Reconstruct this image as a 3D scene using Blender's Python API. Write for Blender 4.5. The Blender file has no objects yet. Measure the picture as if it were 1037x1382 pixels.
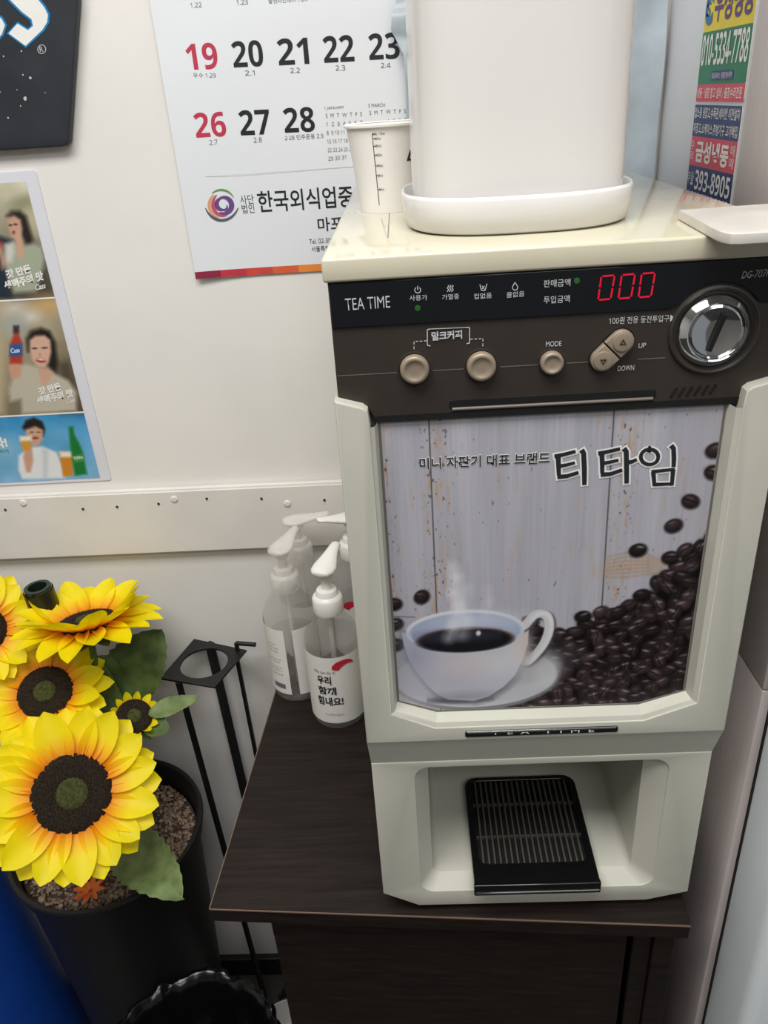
import bpy, bmesh, math, random
import numpy as np
from mathutils import Vector, Matrix

# ------------------------------------------------------------------ camera
FPX, CXP, CYP = 1069.9, 518.5, 691.0            # image is 1037 x 1382
YAW, PITCH, ROLL = math.radians(-2.6665), math.radians(27.5796), math.radians(-3.9932)
CAM = np.array([0.0455, -0.4572, 0.6402])
_f = np.array([math.sin(YAW)*math.cos(PITCH), math.cos(YAW)*math.cos(PITCH), -math.sin(PITCH)])
_r = np.array([math.cos(YAW), -math.sin(YAW), 0.0])
_u = np.cross(_r, _f)
_c, _s = math.cos(ROLL), math.sin(ROLL)
CR, CU, CF = _c*_r+_s*_u, -_s*_r+_c*_u, _f
scene = bpy.context.scene
COL = scene.collection
cam = bpy.data.cameras.new('camera')
cam.sensor_fit = 'VERTICAL'; cam.sensor_height = 36.0; cam.lens = FPX/1382.0*36.0
cam.clip_start = 0.01
camo = bpy.data.objects.new('camera', cam); COL.objects.link(camo)
camo.matrix_world = Matrix(((CR[0], CU[0], -CF[0], CAM[0]), (CR[1], CU[1], -CF[1], CAM[1]),
                            (CR[2], CU[2], -CF[2], CAM[2]), (0, 0, 0, 1)))
scene.camera = camo
# ------------------------------------------------------------------ light
scene.view_settings.view_transform = 'Standard'
scene.view_settings.look = 'None'
scene.view_settings.gamma = 1.0
scene.view_settings.use_curve_mapping = False
scene.view_settings.exposure = 0.16
world = bpy.data.worlds.new('room_glow'); scene.world = world
world.use_nodes = True
world.node_tree.nodes['Background'].inputs[0].default_value = (0.93, 0.96, 1.0, 1)
world.node_tree.nodes['Background'].inputs[1].default_value = 0.25
def area(name, loc, target, sx, sy, power, col):
    l = bpy.data.lights.new(name, 'AREA'); l.shape = 'RECTANGLE'; l.size = sx; l.size_y = sy
    l.energy = power; l.color = col
    o = bpy.data.objects.new(name, l); COL.objects.link(o); o.location = loc
    o.rotation_euler = (Vector(target)-Vector(loc)).to_track_quat('-Z', 'Y').to_euler()
    return o
area('ceiling_panel_light', (-0.25, -0.50, 1.62), (-0.25, -0.50, 0), 1.2, 0.6, 24, (1.0, 0.985, 0.96))
area('ceiling_panel_light', (0.55, -1.5, 1.62), (0.55, -1.5, 0), 1.2, 0.6, 14, (0.97, 0.98, 1.0))

# ------------------------------------------------------------------ helpers
WALL, FLOOR = 0.425, -0.74
def ray(u, v):
    return CR*((u-CXP)/FPX) - CU*((v-CYP)/FPX) + CF
def on(u, v, ax, val):
    d = ray(u, v); return CAM + d*((val-CAM[ax])/d[ax])
def FP(u, v, y=0.0):
    p = on(u, v, 1, y); return (p[0], p[2])
def V(*a): return Vector(a)
def lin(c):
    if isinstance(c, str):
        c = [int(c[i:i+2], 16)/255 for i in (0, 2, 4)]
    return tuple((x/12.92 if x <= .04045 else ((x+.055)/1.055)**2.4) for x in c[:3])

TMP = bpy.data.scenes.new('conversion')      # curves become meshes here, removed at the end
MATS = {}
def mat(name, col, rough=.5, metal=0, var=.06, scale=40, bump=0, bscale=400, spec=.5, emit=0, alpha=1, trans=0, ior=1.45,
        coat=0, stretch=(1, 1, 1), col2=None):
    if name in MATS: return MATS[name]
    m = bpy.data.materials.new(name); m.use_nodes = True
    nt = m.node_tree; b = nt.nodes['Principled BSDF']; N = nt.nodes.new; L = nt.links.new
    c = lin(col)
    tc = N('ShaderNodeTexCoord'); mp = N('ShaderNodeMapping'); mp.inputs['Scale'].default_value = stretch
    L(tc.outputs['Object'], mp.inputs['Vector'])
    nz = N('ShaderNodeTexNoise'); nz.inputs['Scale'].default_value = scale; nz.inputs['Detail'].default_value = 4
    L(mp.outputs[0], nz.inputs['Vector'])
    cr = N('ShaderNodeValToRGB')
    c2 = lin(col2) if col2 else tuple(min(1, x*(1+var)) for x in c)
    c1 = c if col2 else tuple(x*(1-var) for x in c)
    cr.color_ramp.elements[0].color = (*c1, 1); cr.color_ramp.elements[0].position = .35
    cr.color_ramp.elements[1].color = (*c2, 1); cr.color_ramp.elements[1].position = .65
    L(nz.outputs['Fac'], cr.inputs['Fac']); L(cr.outputs[0], b.inputs['Base Color'])
    b.inputs['Roughness'].default_value = rough; b.inputs['Metallic'].default_value = metal
    b.inputs['Specular IOR Level'].default_value = spec
    b.inputs['Coat Weight'].default_value = coat; b.inputs['Coat Roughness'].default_value = .06
    b.inputs['Transmission Weight'].default_value = trans; b.inputs['IOR'].default_value = ior
    b.inputs['Alpha'].default_value = alpha
    if emit:
        b.inputs['Emission Color'].default_value = (*c, 1); b.inputs['Emission Strength'].default_value = emit
    if bump:
        n2 = N('ShaderNodeTexNoise'); n2.inputs['Scale'].default_value = bscale; n2.inputs['Detail'].default_value = 3
        L(mp.outputs[0], n2.inputs['Vector'])
        bp = N('ShaderNodeBump'); bp.inputs['Strength'].default_value = bump; bp.inputs['Distance'].default_value = .001
        L(n2.outputs['Fac'], bp.inputs['Height']); L(bp.outputs[0], b.inputs['Normal'])
    MATS[name] = m; return m
def mat_vcol(name, rough=.45, coat=0, spec=.25):
    m = bpy.data.materials.new(name); m.use_nodes = True
    b = m.node_tree.nodes['Principled BSDF']; a = m.node_tree.nodes.new('ShaderNodeVertexColor'); a.layer_name = 'Col'
    m.node_tree.links.new(a.outputs[0], b.inputs['Base Color']); b.inputs['Specular IOR Level'].default_value = spec; b.inputs['Roughness'].default_value = rough
    b.inputs['Coat Weight'].default_value = coat; b.inputs['Coat Roughness'].default_value = .1
    return m

ROOT = {}
def root_loc(p):
    while p.parent: p = p.parent
    return np.array(p.location[:])
def tag(o, label=None, cat=None, group=None, kind=None):
    if label: o['label'] = label
    if cat: o['category'] = cat
    if group: o['group'] = group
    if kind: o['kind'] = kind
    return o
def thing(name, label, cat, loc=(0, 0, 0), group=None):
    o = bpy.data.objects.new(name, None); COL.objects.link(o); o.location = loc; o.empty_display_size = .03
    return tag(o, label, cat, group)
def link_mesh(name, me, m, parent=None):
    o = bpy.data.objects.new(name, me); COL.objects.link(o)
    if m and not me.materials: me.materials.append(m)
    if parent: o.parent = parent
    return o
def obj(name, bm, m, parent=None, smooth=False, origin=None):
    """bm holds world coordinates"""
    bmesh.ops.recalc_face_normals(bm, faces=bm.faces[:])
    off = root_loc(parent) if parent else (np.array(origin) if origin is not None else np.zeros(3))
    bmesh.ops.translate(bm, vec=-Vector(off), verts=bm.verts[:])
    me = bpy.data.meshes.new(name); bm.to_mesh(me); bm.free()
    if smooth:
        for p in me.polygons: p.use_smooth = True
        if smooth != 'all':
            try: me.set_sharp_from_angle(angle=math.radians(38))
            except Exception: pass
    o = link_mesh(name, me, m, parent)
    if not parent and origin is not None: o.location = origin
    return o
def NB(): return bmesh.new()
def box(bm, x0, x1, y0, y1, z0, z1, bev=0, seg=2):
    t = bmesh.new()
    bmesh.ops.create_cube(t, size=1)
    for v in t.verts:
        v.co = Vector(((x0+x1)/2+v.co.x*(x1-x0), (y0+y1)/2+v.co.y*(y1-y0), (z0+z1)/2+v.co.z*(z1-z0)))
    if bev: bmesh.ops.bevel(t, geom=t.edges[:], offset=bev, segments=seg, affect='EDGES', profile=.5)
    merge(bm, t); return bm
def merge(bm, t):
    me = bpy.data.meshes.new('t'); t.to_mesh(me); t.free(); bm.from_mesh(me); bpy.data.meshes.remove(me)
def loft(bm, loops, closed=True, cap0=False, cap1=False):
    vs = [[bm.verts.new(Vector(p)) for p in lp] for lp in loops]
    n = len(vs[0])
    for a, b in zip(vs, vs[1:]):
        for i in range(n if closed else n-1):
            j = (i+1) % n; bm.faces.new((a[i], a[j], b[j], b[i]))
    if cap0: bm.faces.new(vs[0])
    if cap1: bm.faces.new(vs[-1])
    return bm
def lathe(bm, prof, c=(0, 0, 0), seg=40, axis=None, cap0=False, cap1=False, a0=0, a1=2*math.pi):
    """prof: (r, h) ; axis vector (default z)"""
    ax = Vector(axis).normalized() if axis is not None else Vector((0, 0, 1))
    q = ax.to_track_quat('Z', 'Y') if axis is not None else Matrix.Identity(3); c = Vector(c); full = abs(a1-a0-2*math.pi) < 1e-6
    n = seg if full else seg+1
    loops = []
    for r, h in prof:
        loops.append([c+q @ Vector((r*math.cos(a0+(a1-a0)*i/seg), r*math.sin(a0+(a1-a0)*i/seg), h)) for i in range(n)])
    return loft(bm, loops, full, cap0, cap1)
def tube(bm, pts, r, seg=10, caps=True):
    pts = [Vector(p) for p in pts]; rs = r if isinstance(r, (list, tuple)) else [r]*len(pts)
    loops = []; up = Vector((0.13, .31, .94)).normalized()
    for i, p in enumerate(pts):
        d = (pts[min(i+1, len(pts)-1)]-pts[max(i-1, 0)]).normalized()
        a = d.cross(up)
        if a.length < 1e-3: a = d.cross(Vector((1, 0, 0)))
        a.normalize(); b = d.cross(a)
        loops.append([p+(a*math.cos(2*math.pi*k/seg)+b*math.sin(2*math.pi*k/seg))*rs[i] for k in range(seg)])
    return loft(bm, loops, True, caps, caps)
def bar(bm, a, b, w, h):
    """rectangular bar between two points"""
    a, b = Vector(a), Vector(b); d = (b-a).normalized()
    s = d.cross(Vector((0, 0, 1)));
    if s.length < 1e-3: s = Vector((1, 0, 0))
    s.normalize(); t = d.cross(s)
    lp = lambda p: [p+s*w/2*i+t*h/2*j for i, j in ((-1, -1), (1, -1), (1, 1), (-1, 1))]
    return loft(bm, [lp(a), lp(b)], True, True, True)
def rrect(x0, x1, z0, z1, r, n=5):
    pts = []
    for cx, cz, a in ((x1-r, z0+r, -90), (x1-r, z1-r, 0), (x0+r, z1-r, 90), (x0+r, z0+r, 180)):
        for i in range(n+1):
            t = math.radians(a+90*i/n); pts.append((cx+r*math.cos(t), cz+r*math.sin(t)))
    return pts
def plate(bm, loops, y0, y1, bev=0, fn=None, bres=2):
    """flat plate with holes: loops of (x, z); front at y0, back at y1. fn maps (x,z,y)->world"""
    cu = bpy.data.curves.new('p', 'CURVE'); cu.dimensions = '2D'; cu.fill_mode = 'BOTH'
    cu.extrude = abs(y1-y0)/2-bev; cu.bevel_depth = bev; cu.bevel_resolution = bres; cu.offset = -bev
    for lp in loops:
        s = cu.splines.new('POLY'); s.points.add(len(lp)-1); s.use_cyclic_u = True
        for p, q in zip(s.points, lp): p.co = (q[0], q[1], 0, 1)
    o = bpy.data.objects.new('p', cu); TMP.collection.objects.link(o)
    TMP.view_layers[0].update(); dg = TMP.view_layers[0].depsgraph
    me = bpy.data.meshes.new_from_object(o.evaluated_get(dg)); bpy.data.objects.remove(o); bpy.data.curves.remove(cu)
    t = bmesh.new(); t.from_mesh(me); bpy.data.meshes.remove(me)
    bmesh.ops.remove_doubles(t, verts=t.verts[:], dist=1e-6)
    ym = (y0+y1)/2
    for v in t.verts:
        x, z, d = v.co
        v.co = Vector((x, ym-d, z)) if fn is None else Vector(fn(x, z, ym-d))
    merge(bm, t); return bm
# ---- lettering (queued, converted together at the end)
TEXTS = []
def sans(t, heavy):
    o = ''
    for ch in t:
        k = ord(ch)
        if 48 <= k <= 57: o += chr((0x1D7EC if heavy else 0x1D7E2)+k-48)
        else: o += ch
    return o
def text(body, mp, m, parent, name='lettering', bold=0, shear=0, ls=1.0, align='LEFT'):
    """mp(s,t): s,t in 0..1 over the text's bounding box -> world point"""
    if name != 'name_print': body = sans(body, bold >= .02)
    if body.isascii() is False and any(ord(c) > 0x1D000 for c in body) and not any(0xAC00 <= ord(c) < 0xD7B0 for c in body): bold = 0
    TEXTS.append((body, mp, m, parent, name, bold, shear, ls, align))
def aff(A, B, T, lift=None):
    A, B, T = (np.array(p, float) for p in (A, B, T))
    if lift is not None:
        A, B, T = A+lift, B+lift, T+lift
    return lambda s, t: A+(B-A)*s+(T-A)*t
def ptext(body, a, b, hpx, ax, val, m, parent, lift=-.0003, **k):
    """text on an axis plane: bottom-left px a, bottom-right px b, height in px"""
    A, B = on(*a, ax, val+lift), on(*b, ax, val+lift); T = on(a[0], a[1]-hpx, ax, val+lift)
    T = np.array(A); T[2] = on(a[0], a[1]-hpx, ax, val+lift)[2]
    text(body, aff(A, B, T), m, parent, **k)
def flush_texts():
    lst = []
    for body, mp, m, parent, name, bold, shear, ls, align in TEXTS:
        cu = bpy.data.curves.new('txt', 'FONT'); cu.body = body; cu.offset = bold; cu.shear = shear
        cu.space_line = ls; cu.align_x = align; cu.resolution_u = 3
        o = bpy.data.objects.new('txt', cu); TMP.collection.objects.link(o); lst.append(o)
    TMP.view_layers[0].update(); dg = TMP.view_layers[0].depsgraph
    for o, (body, mp, m, parent, name, *_k) in zip(lst, TEXTS):
        me = bpy.data.meshes.new_from_object(o.evaluated_get(dg))
        n = len(me.vertices)
        if n:
            co = np.zeros(n*3); me.vertices.foreach_get('co', co); co = co.reshape(-1, 3)
            lo, hi = co.min(0), co.max(0); d = np.maximum(hi-lo, 1e-6)
            off = root_loc(parent)
            me.vertices.foreach_set('co', np.array([mp((c_[0]-lo[0])/d[0], (c_[1]-lo[1])/d[1])-off for c_ in co]).ravel()); me.update()
            me.materials.clear(); me.name = name
            link_mesh(name, me, m, parent)
        cu = o.data; bpy.data.objects.remove(o); bpy.data.curves.remove(cu)
# ---- painter for printed pictures: colours stored per vertex of a fine sheet
class Canvas:
    def __init__(s, x0, x1, z0, z1, res, seed=1):
        s.w = int((x1-x0)/res)+1; s.h = int((z1-z0)/res)+1
        s.xs = np.linspace(x0, x1, s.w); s.zs = np.linspace(z0, z1, s.h)
        s.X, s.Z = np.meshgrid(s.xs, s.zs); s.C = np.ones((s.h, s.w, 3)); s.res = res
        s.rng = np.random.default_rng(seed)
    def sl(s, x0, x1, z0, z1):
        a, b = np.searchsorted(s.xs, [x0, x1]); c, d = np.searchsorted(s.zs, [z0, z1])
        return slice(max(c-1, 0), d+1), slice(max(a-1, 0), b+1)
    def mix(s, k, m, col):
        m = np.clip(m, 0, 1)[..., None]
        s.C[k] = s.C[k]*(1-m)+np.asarray(col)*m
    def poly(s, pts, col, soft=None, a=1.0):
        soft = soft or s.res; P = np.array(pts, float)
        k = s.sl(P[:, 0].min()-soft*2, P[:, 0].max()+soft*2, P[:, 1].min()-soft*2, P[:, 1].max()+soft*2)
        X, Z = s.X[k], s.Z[k]
        if X.size == 0: return
        ins = np.zeros(X.shape, bool); D = np.full(X.shape, 1e9)
        for (ax, az), (bx, bz) in zip(P, np.roll(P, -1, 0)):
            cond = (az > Z) != (bz > Z)
            ins ^= cond & (X < (bx-ax)*(Z-az)/((bz-az) if bz != az else 1e-12)+ax)
            l2 = (bx-ax)**2+(bz-az)**2+1e-15
            t = np.clip(((X-ax)*(bx-ax)+(Z-az)*(bz-az))/l2, 0, 1)
            D = np.minimum(D, np.hypot(X-ax-t*(bx-ax), Z-az-t*(bz-az)))
        sd = np.where(ins, D, -D); s.mix(k, (sd/soft*.5+.5)*a if a == 1 else np.clip(sd/soft*.5+.5, 0, 1)*a, col)
    def ell(s, cx, cz, rx, rz, col, ang=0, soft=None, a=1.0):
        soft = soft or s.res; R = max(rx, rz)+soft*2
        k = s.sl(cx-R, cx+R, cz-R, cz+R); X, Z = s.X[k]-cx, s.Z[k]-cz
        if X.size == 0: return
        ca, sa = math.cos(ang), math.sin(ang); u, v = X*ca+Z*sa, -X*sa+Z*ca
        q = np.sqrt((u/rx)**2+(v/rz)**2); sd = (1-q)*min(rx, rz)
        s.mix(k, np.clip(sd/soft*.5+.5, 0, 1)*a, col)
    def line(s, pts, w, col, a=1.0, soft=None):
        soft = soft or s.res
        for (ax, az), (bx, bz) in zip(pts, pts[1:]):
            k = s.sl(min(ax, bx)-w-soft, max(ax, bx)+w+soft, min(az, bz)-w-soft, max(az, bz)+w+soft)
            X, Z = s.X[k], s.Z[k]
            if X.size == 0: continue
            l2 = (bx-ax)**2+(bz-az)**2+1e-15
            t = np.clip(((X-ax)*(bx-ax)+(Z-az)*(bz-az))/l2, 0, 1)
            d = np.hypot(X-ax-t*(bx-ax), Z-az-t*(bz-az))
            s.mix(k, np.clip((w/2-d)/soft*.5+.5, 0, 1)*a, col)
    def noise(s, bx, bz):
        n = s.rng.standard_normal((s.h, s.w))
        for ax, b in ((1, int(bx)), (0, int(bz))):
            for _ in range(2):
                if b > 1:
                    h = b//2; m_ = np.moveaxis(n, ax, 0); p_ = np.concatenate([m_[h:0:-1], m_, m_[-2:-h-2:-1]], 0) if m_.shape[0] > h+1 else m_
                    cs_ = np.cumsum(np.concatenate([np.zeros((1,)+p_.shape[1:]), p_], 0), 0); k_ = 2*h+1
                    n = np.moveaxis((cs_[k_:]-cs_[:-k_])/k_, 0, ax) if p_ is not m_ else n
        return n/(n.std()+1e-9)
    def sheet(s, name, m, parent, y, mask=None):
        """mesh sheet in a plane y; quads outside mask(X,Z) are left out"""
        off = root_loc(parent)
        co = np.stack([s.X-off[0], np.full_like(s.X, y-off[1]), s.Z-off[2]], -1).reshape(-1, 3)
        idx = np.arange(s.h*s.w).reshape(s.h, s.w)
        q = np.stack([idx[:-1, :-1], idx[:-1, 1:], idx[1:, 1:], idx[1:, :-1]], -1)
        if mask is not None:
            mk = mask(s.X, s.Z); q = q[mk[:-1, :-1] & mk[1:, 1:] & mk[:-1, 1:] & mk[1:, :-1]]
        q = q.reshape(-1, 4)
        me = bpy.data.meshes.new(name); me.vertices.add(len(co)); me.vertices.foreach_set('co', co.ravel())
        me.loops.add(q.size); me.loops.foreach_set('vertex_index', q.ravel().astype(np.int32))
        me.polygons.add(len(q)); me.polygons.foreach_set('loop_start', np.arange(0, q.size, 4, dtype=np.int32))
        me.update(calc_edges=True)
        c = np.clip(s.C, 0, 1); c = np.where(c <= .04045, c/12.92, ((c+.055)/1.055)**2.4)
        at = me.color_attributes.new('Col', 'FLOAT_COLOR', 'POINT')
        at.data.foreach_set('color', np.concatenate([c, np.ones((s.h, s.w, 1))], -1).ravel())
        return link_mesh(name, me, m, parent)
def rgb(h): return np.array([int(h[i:i+2], 16)/255 for i in (0, 2, 4)])

# ------------------------------------------------------------------ materials
M_wall = mat('wall_paint', 'ECE9E4', .55, var=.025, scale=9, bump=.12, bscale=60)
M_rail = mat('rail_paint', 'E6E2DC', .4, var=.03, scale=14, bump=.1, bscale=90)
M_floor = mat('floor_tile', '3C3935', .5, var=.1, scale=8)
M_base = mat('baseboard_black', '1B1A1A', .5)
M_ceil = mat('ceiling_paint', 'E4E2DC', .8, var=.02)
M_cream = mat('cream_plastic', 'BFBEB1', .38, var=.015, scale=30, bump=.05, bscale=900)
M_lid = mat('cream_lid', 'CFC9B2', .10, var=.02, scale=12, coat=.5)
M_brown = mat('brown_plastic', '352F2A', .42, var=.04, scale=60, bump=.05, bscale=1200)
M_black = mat('black_gloss', '0D1218', .09, var=.05, coat=.4)
M_tray = mat('black_tray', '0C0D0E', .16, coat=.3)
M_dark = mat('dark_void', '0A0A0A', .7)
M_button = mat('taupe_button', '958775', .36, metal=.15, var=.03)
M_chrome = mat('chrome', 'D8DADC', .07, metal=1, var=.02)
M_gray = mat('gray_line', '6E6963', .4)
M_white = mat('white_print', 'EDECE8', .5, var=.02)
M_wprint = mat('panel_print', 'C3C6C6', .5, var=.02)
M_ink = mat('black_ink', '23262B', .5, var=.03)
M_inkg = mat('gray_ink', '6E7075', .5, var=.03)
M_red = mat('red_ink', 'BE3A52', .5, var=.03)
M_paper = mat('calendar_paper', 'E6EAEE', .42, var=.012, scale=6)
M_ceramic = mat('white_ceramic', 'DDDBD8', .22, var=.012, scale=8, coat=.3)
M_cup = mat('paper_cup_white', 'EFEBE6', .5, var=.015)
M_wood = None
def wood():
    m = bpy.data.materials.new('dark_wood_laminate'); m.use_nodes = True
    nt = m.node_tree; b = nt.nodes['Principled BSDF']; N = nt.nodes.new; L = nt.links.new
    tc = N('ShaderNodeTexCoord'); mp = N('ShaderNodeMapping'); mp.inputs['Scale'].default_value = (6, 90, 90)
    L(tc.outputs['Object'], mp.inputs[0])
    nz = N('ShaderNodeTexNoise'); nz.inputs['Scale'].default_value = 2.2; nz.inputs['Detail'].default_value = 8
    nz.inputs['Distortion'].default_value = .6
    L(mp.outputs[0], nz.inputs['Vector'])
    cr = N('ShaderNodeValToRGB')
    for e, (p, c) in zip(cr.color_ramp.elements, ((.3, '140F0D'), (.72, '281F1B'))):
        e.position = p; e.color = (*lin(c), 1)
    L(nz.outputs['Fac'], cr.inputs[0]); L(cr.outputs[0], b.inputs['Base Color'])
    b.inputs['Roughness'].default_value = .5; b.inputs['Specular IOR Level'].default_value = .22
    bp = N('ShaderNodeBump'); bp.inputs['Strength'].default_value = .15; bp.inputs['Distance'].default_value = .0005
    L(nz.outputs['Fac'], bp.inputs['Height']); L(bp.outputs[0], b.inputs['Normal'])
    return m
M_wood = wood()
M_edge = mat('worn_edge_band', '6E5A4B', .5)
M_iron = mat('black_iron', '17181A', .45, bump=.1)
M_pot = mat('pot_black', '1C1B1B', .5, var=.1, scale=20)
M_blue = mat('blue_plastic', '1747A0', .35)
M_bag = mat('black_bin_bag', '0E0E0F', .22)
M_clear = mat('clear_plastic', 'B4B0AA', .06, var=0, alpha=.16, spec=.9)
M_liquid = mat('clear_gel', 'A8A39C', .1, var=0, alpha=.16)
M_frost = mat('frosted_pump', 'EFECE6', .3, var=.02, alpha=.42)
M_pump = mat('white_pump_plastic', 'F1EFEA', .3, var=.015)
M_label = mat('bottle_label', 'ECEAE6', .45, var=.01)
M_fridge = mat('fridge_panel', 'DCDEE4', .36, metal=0, var=.02, scale=5, stretch=(1, 1, .1))
M_fframe = mat('fridge_frame', 'D6CBC9', .42, metal=.1, var=.03, scale=300, stretch=(1, 1, .02))
M_fdoor = mat('fridge_door', 'E2E8EC', .35, metal=.1, var=.02, scale=4)

# ------------------------------------------------------------------ the room
def struct(name, bm, m, parent=None, smooth=False):
    o = obj(name, bm, m, parent, smooth)
    if not parent: o['kind'] = 'structure'
    return o
struct('floor', box(NB(), -2.2, 1.6, -2.6, WALL, FLOOR-.05, FLOOR), M_floor)
struct('wall_back', box(NB(), -2.2, 1.6, WALL, WALL+.1, FLOOR, 1.66), M_wall)
struct('wall_left', box(NB(), -2.3, -2.2, -2.6, WALL+.1, FLOOR, 1.66), M_wall)
struct('wall_front', box(NB(), -2.3, 1.6, -2.7, -2.6, FLOOR, 1.66), mat('far_wall_paint', '8F8A84', .7))
struct('ceiling', box(NB(), -2.3, 1.6, -2.6, WALL+.1, 1.66, 1.72), M_ceil)
struct('baseboard_back', box(NB(), -2.2, 1.6, WALL-.012, WALL, FLOOR, FLOOR+.045, .002), M_base)
zA, zB = on(0, 672, 1, WALL-.012)[2], on(455, 652, 1, WALL-.012)[2]
zC, zD = on(0, 757, 1, WALL-.012)[2], on(460, 737, 1, WALL-.012)[2]
zt, zb = (zA+zB)/2, (zC+zD)/2
x_l, x_r = on(0, 672, 1, WALL-.012)[0], on(455, 652, 1, WALL-.012)[0]
rbm = box(NB(), -1.2, .30, WALL-.012, WALL, 0, 1, 0)
for v in rbm.verts:
    f_ = (v.co.x-x_l)/(x_r-x_l); lo_, hi_ = zC+(zD-zC)*f_, zA+(zB-zA)*f_; v.co.z = lo_+(hi_-lo_)*v.co.z
bmesh.ops.bevel(rbm, geom=rbm.edges[:], offset=.0025, segments=2, affect='EDGES')
rail = struct('trim_1', rbm, M_rail)
nail_me = None
for i, (u, v, k) in enumerate([(7, 688, 1), (31, 679, 0), (112, 687, 1), (158, 684, 1), (214, 680, 1), (235, 674, 0),
                               (279, 673, 1), (353, 673, 1), (388, 680, 0), (438, 675, 1)]):
    p = on(u, v, 1, WALL-.0125)
    if k:
        obj('nail', lathe(NB(), [(.0001, .0012), (.0012, .0009), (.0017, 0)], p, 10, (0, -1, 0)), M_ink, rail, True)
    else:
        obj('filled_screw', lathe(NB(), [(.0001, .0008), (.0028, .0012), (.0042, .0006), (.005, -.0003)], p, 16, (0, -1, 0)), M_rail, rail, True)

# ------------------------------------------------------------------ refrigerator
FX = .305
fr = thing('refrigerator', 'tall metal refrigerator with repair stickers on its side, next to the coffee machine', 'refrigerator', (.62, .1, FLOOR))
obj('side_panel', box(NB(), FX, .95, .205, WALL-.004, FLOOR+.02, 1.2, .003), M_fridge, fr)
obj('front_frame', box(NB(), FX-.003, .95, .0185, .204, .2225, 1.2, .0015, 2), M_fframe, fr, True)
obj('front_frame', box(NB(), FX-.003, .95, .0185, .204, FLOOR+.02, .2215, .0015, 2), M_fframe, fr, True)
obj('door_gasket', box(NB(), FX+.004, .94, .012, .019, FLOOR+.06, 1.18), M_dark, fr)
obj('door', box(NB(), FX-.002, .95, -.058, .012, FLOOR+.05, .2195, .012, 4), M_fdoor, fr, True)
obj('door', box(NB(), FX-.002, .95, -.058, .012, .225, 1.19, .012, 4), M_fdoor, fr, True)
for x, y in ((.34, .03), (.92, .03), (.34, .38), (.92, .38)):
    obj('foot', lathe(NB(), [(.018, 0), (.018, .012), (.01, .014), (.01, .025)], (x, y, FLOOR), 16, None, True, True), M_dark, fr)
# stickers on the side panel, x = FX
def side_fn(dx):      # plate in (s=-y, z)
    return lambda s, z, y: (FX+y, -s, z)
def SP(u, v): p = on(u, v, 0, FX); return (-p[1], p[2])
def sticker(name, label, zt, zbm, bands, s0, s1):
    t = thing(name, label, 'sticker', (FX-.0006, -(s0+s1)/2, zbm), 'repair stickers on the refrigerator')
    obj('backing', plate(NB(), [rrect(s0, s1, zbm, zt, .004)], -.0006, 0, 0, side_fn(0)), M_white, t)
    for a, b, m in bands:
        obj('print_band', plate(NB(), [rrect(s0+.0012, s1-.0012, a, b, .0012)], -.0008, -.0006, 0, side_fn(0)), m, t)
    return t
s0, s1 = SP(940, 138)[0], SP(1005, 140)[0]
M_yel = mat('sticker_yellow', 'E8CF2E', .35); M_grn = mat('sticker_green', '1F7B55', .35)
M_srd = mat('sticker_red', 'D8485A', .35); M_nav = mat('sticker_navy', '2B3A72', .35)
M_pur = mat('sticker_purple', '5A3478', .35); M_sbl = mat('sticker_blue', '2E6CA8', .35)
zs = [SP(952, v)[1] for v in (-22, 44, 114, 137)]
st1 = sticker('repair_sticker', 'yellow, green and red phone number sticker on the refrigerator side', zs[0], zs[3],
              [(zs[1], zs[0], M_yel), (zs[2], zs[1], M_grn), (zs[3], zs[2], M_srd)], s0, s1)
z2 = [SP(972, v)[1] for v in (142, 188, 231, 290)]
st2 = sticker('repair_sticker', 'navy and red phone number sticker below the yellow one on the refrigerator', z2[0], z2[3],
              [(z2[1], z2[0], M_nav), (z2[2], z2[1], M_srd), (z2[3], z2[2], M_nav)], s0, s1)
def stext(body, fa, fb, za, zb_, m, par, **k):
    a, b = s0+(s1-s0)*fa, s0+(s1-s0)*fb; X = FX-.0011
    text(body, aff((X, -a, za), (X, -b, za), (X, -a, zb_)), m, par, **k)
def lz(zl, i, f): return zl[i+1]+(zl[i]-zl[i+1])*f
stext('우성냉동', .22, .97, lz(zs, 0, .16), lz(zs, 0, .84), M_pur, st1, bold=.03)
stext('C', .02, .19, lz(zs, 0, .12), lz(zs, 0, .8), M_sbl, st1, bold=.06)
stext('S', .05, .14, lz(zs, 0, .3), lz(zs, 0, .6), M_sbl, st1, bold=.02)
stext('010-5334-7788', .04, .97, lz(zs, 1, .36), lz(zs, 1, .95), M_white, st1, bold=.03)
obj('print_band', plate(NB(), [rrect(s0+.3*(s1-s0), s0+.75*(s1-s0), lz(zs, 1, .07), lz(zs, 1, .25), .001)], -.001, -.0008, 0, side_fn(0)), M_nav, st1)
stext('열쇠집서비스 · 영동점 행사 예약', .32, .73, lz(zs, 1, .1), lz(zs, 1, .22), M_white, st1)
stext('냉동 · 냉장 창고 설비 / 출장수리전문', .04, .96, lz(zs, 2, .2), lz(zs, 2, .82), M_white, st1, bold=.012)
stext('업소용 냉장고,수족관,에어컨 이전설치', .03, .97, lz(z2, 0, .57), lz(z2, 0, .93), M_white, st2, bold=.012)
stext('저장고,쇼케이스,주방기구 고가매입', .03, .97, lz(z2, 0, .08), lz(z2, 0, .44), M_white, st2, bold=.012)
stext('금성냉동', .15, .86, lz(z2, 1, .14), lz(z2, 1, .88), M_white, st2, bold=.035)
stext('수\n리', .03, .1, lz(z2, 1, .14), lz(z2, 1, .88), M_white, st2)
stext('매\n매', .89, .97, lz(z2, 1, .14), lz(z2, 1, .88), M_white, st2)
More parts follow.
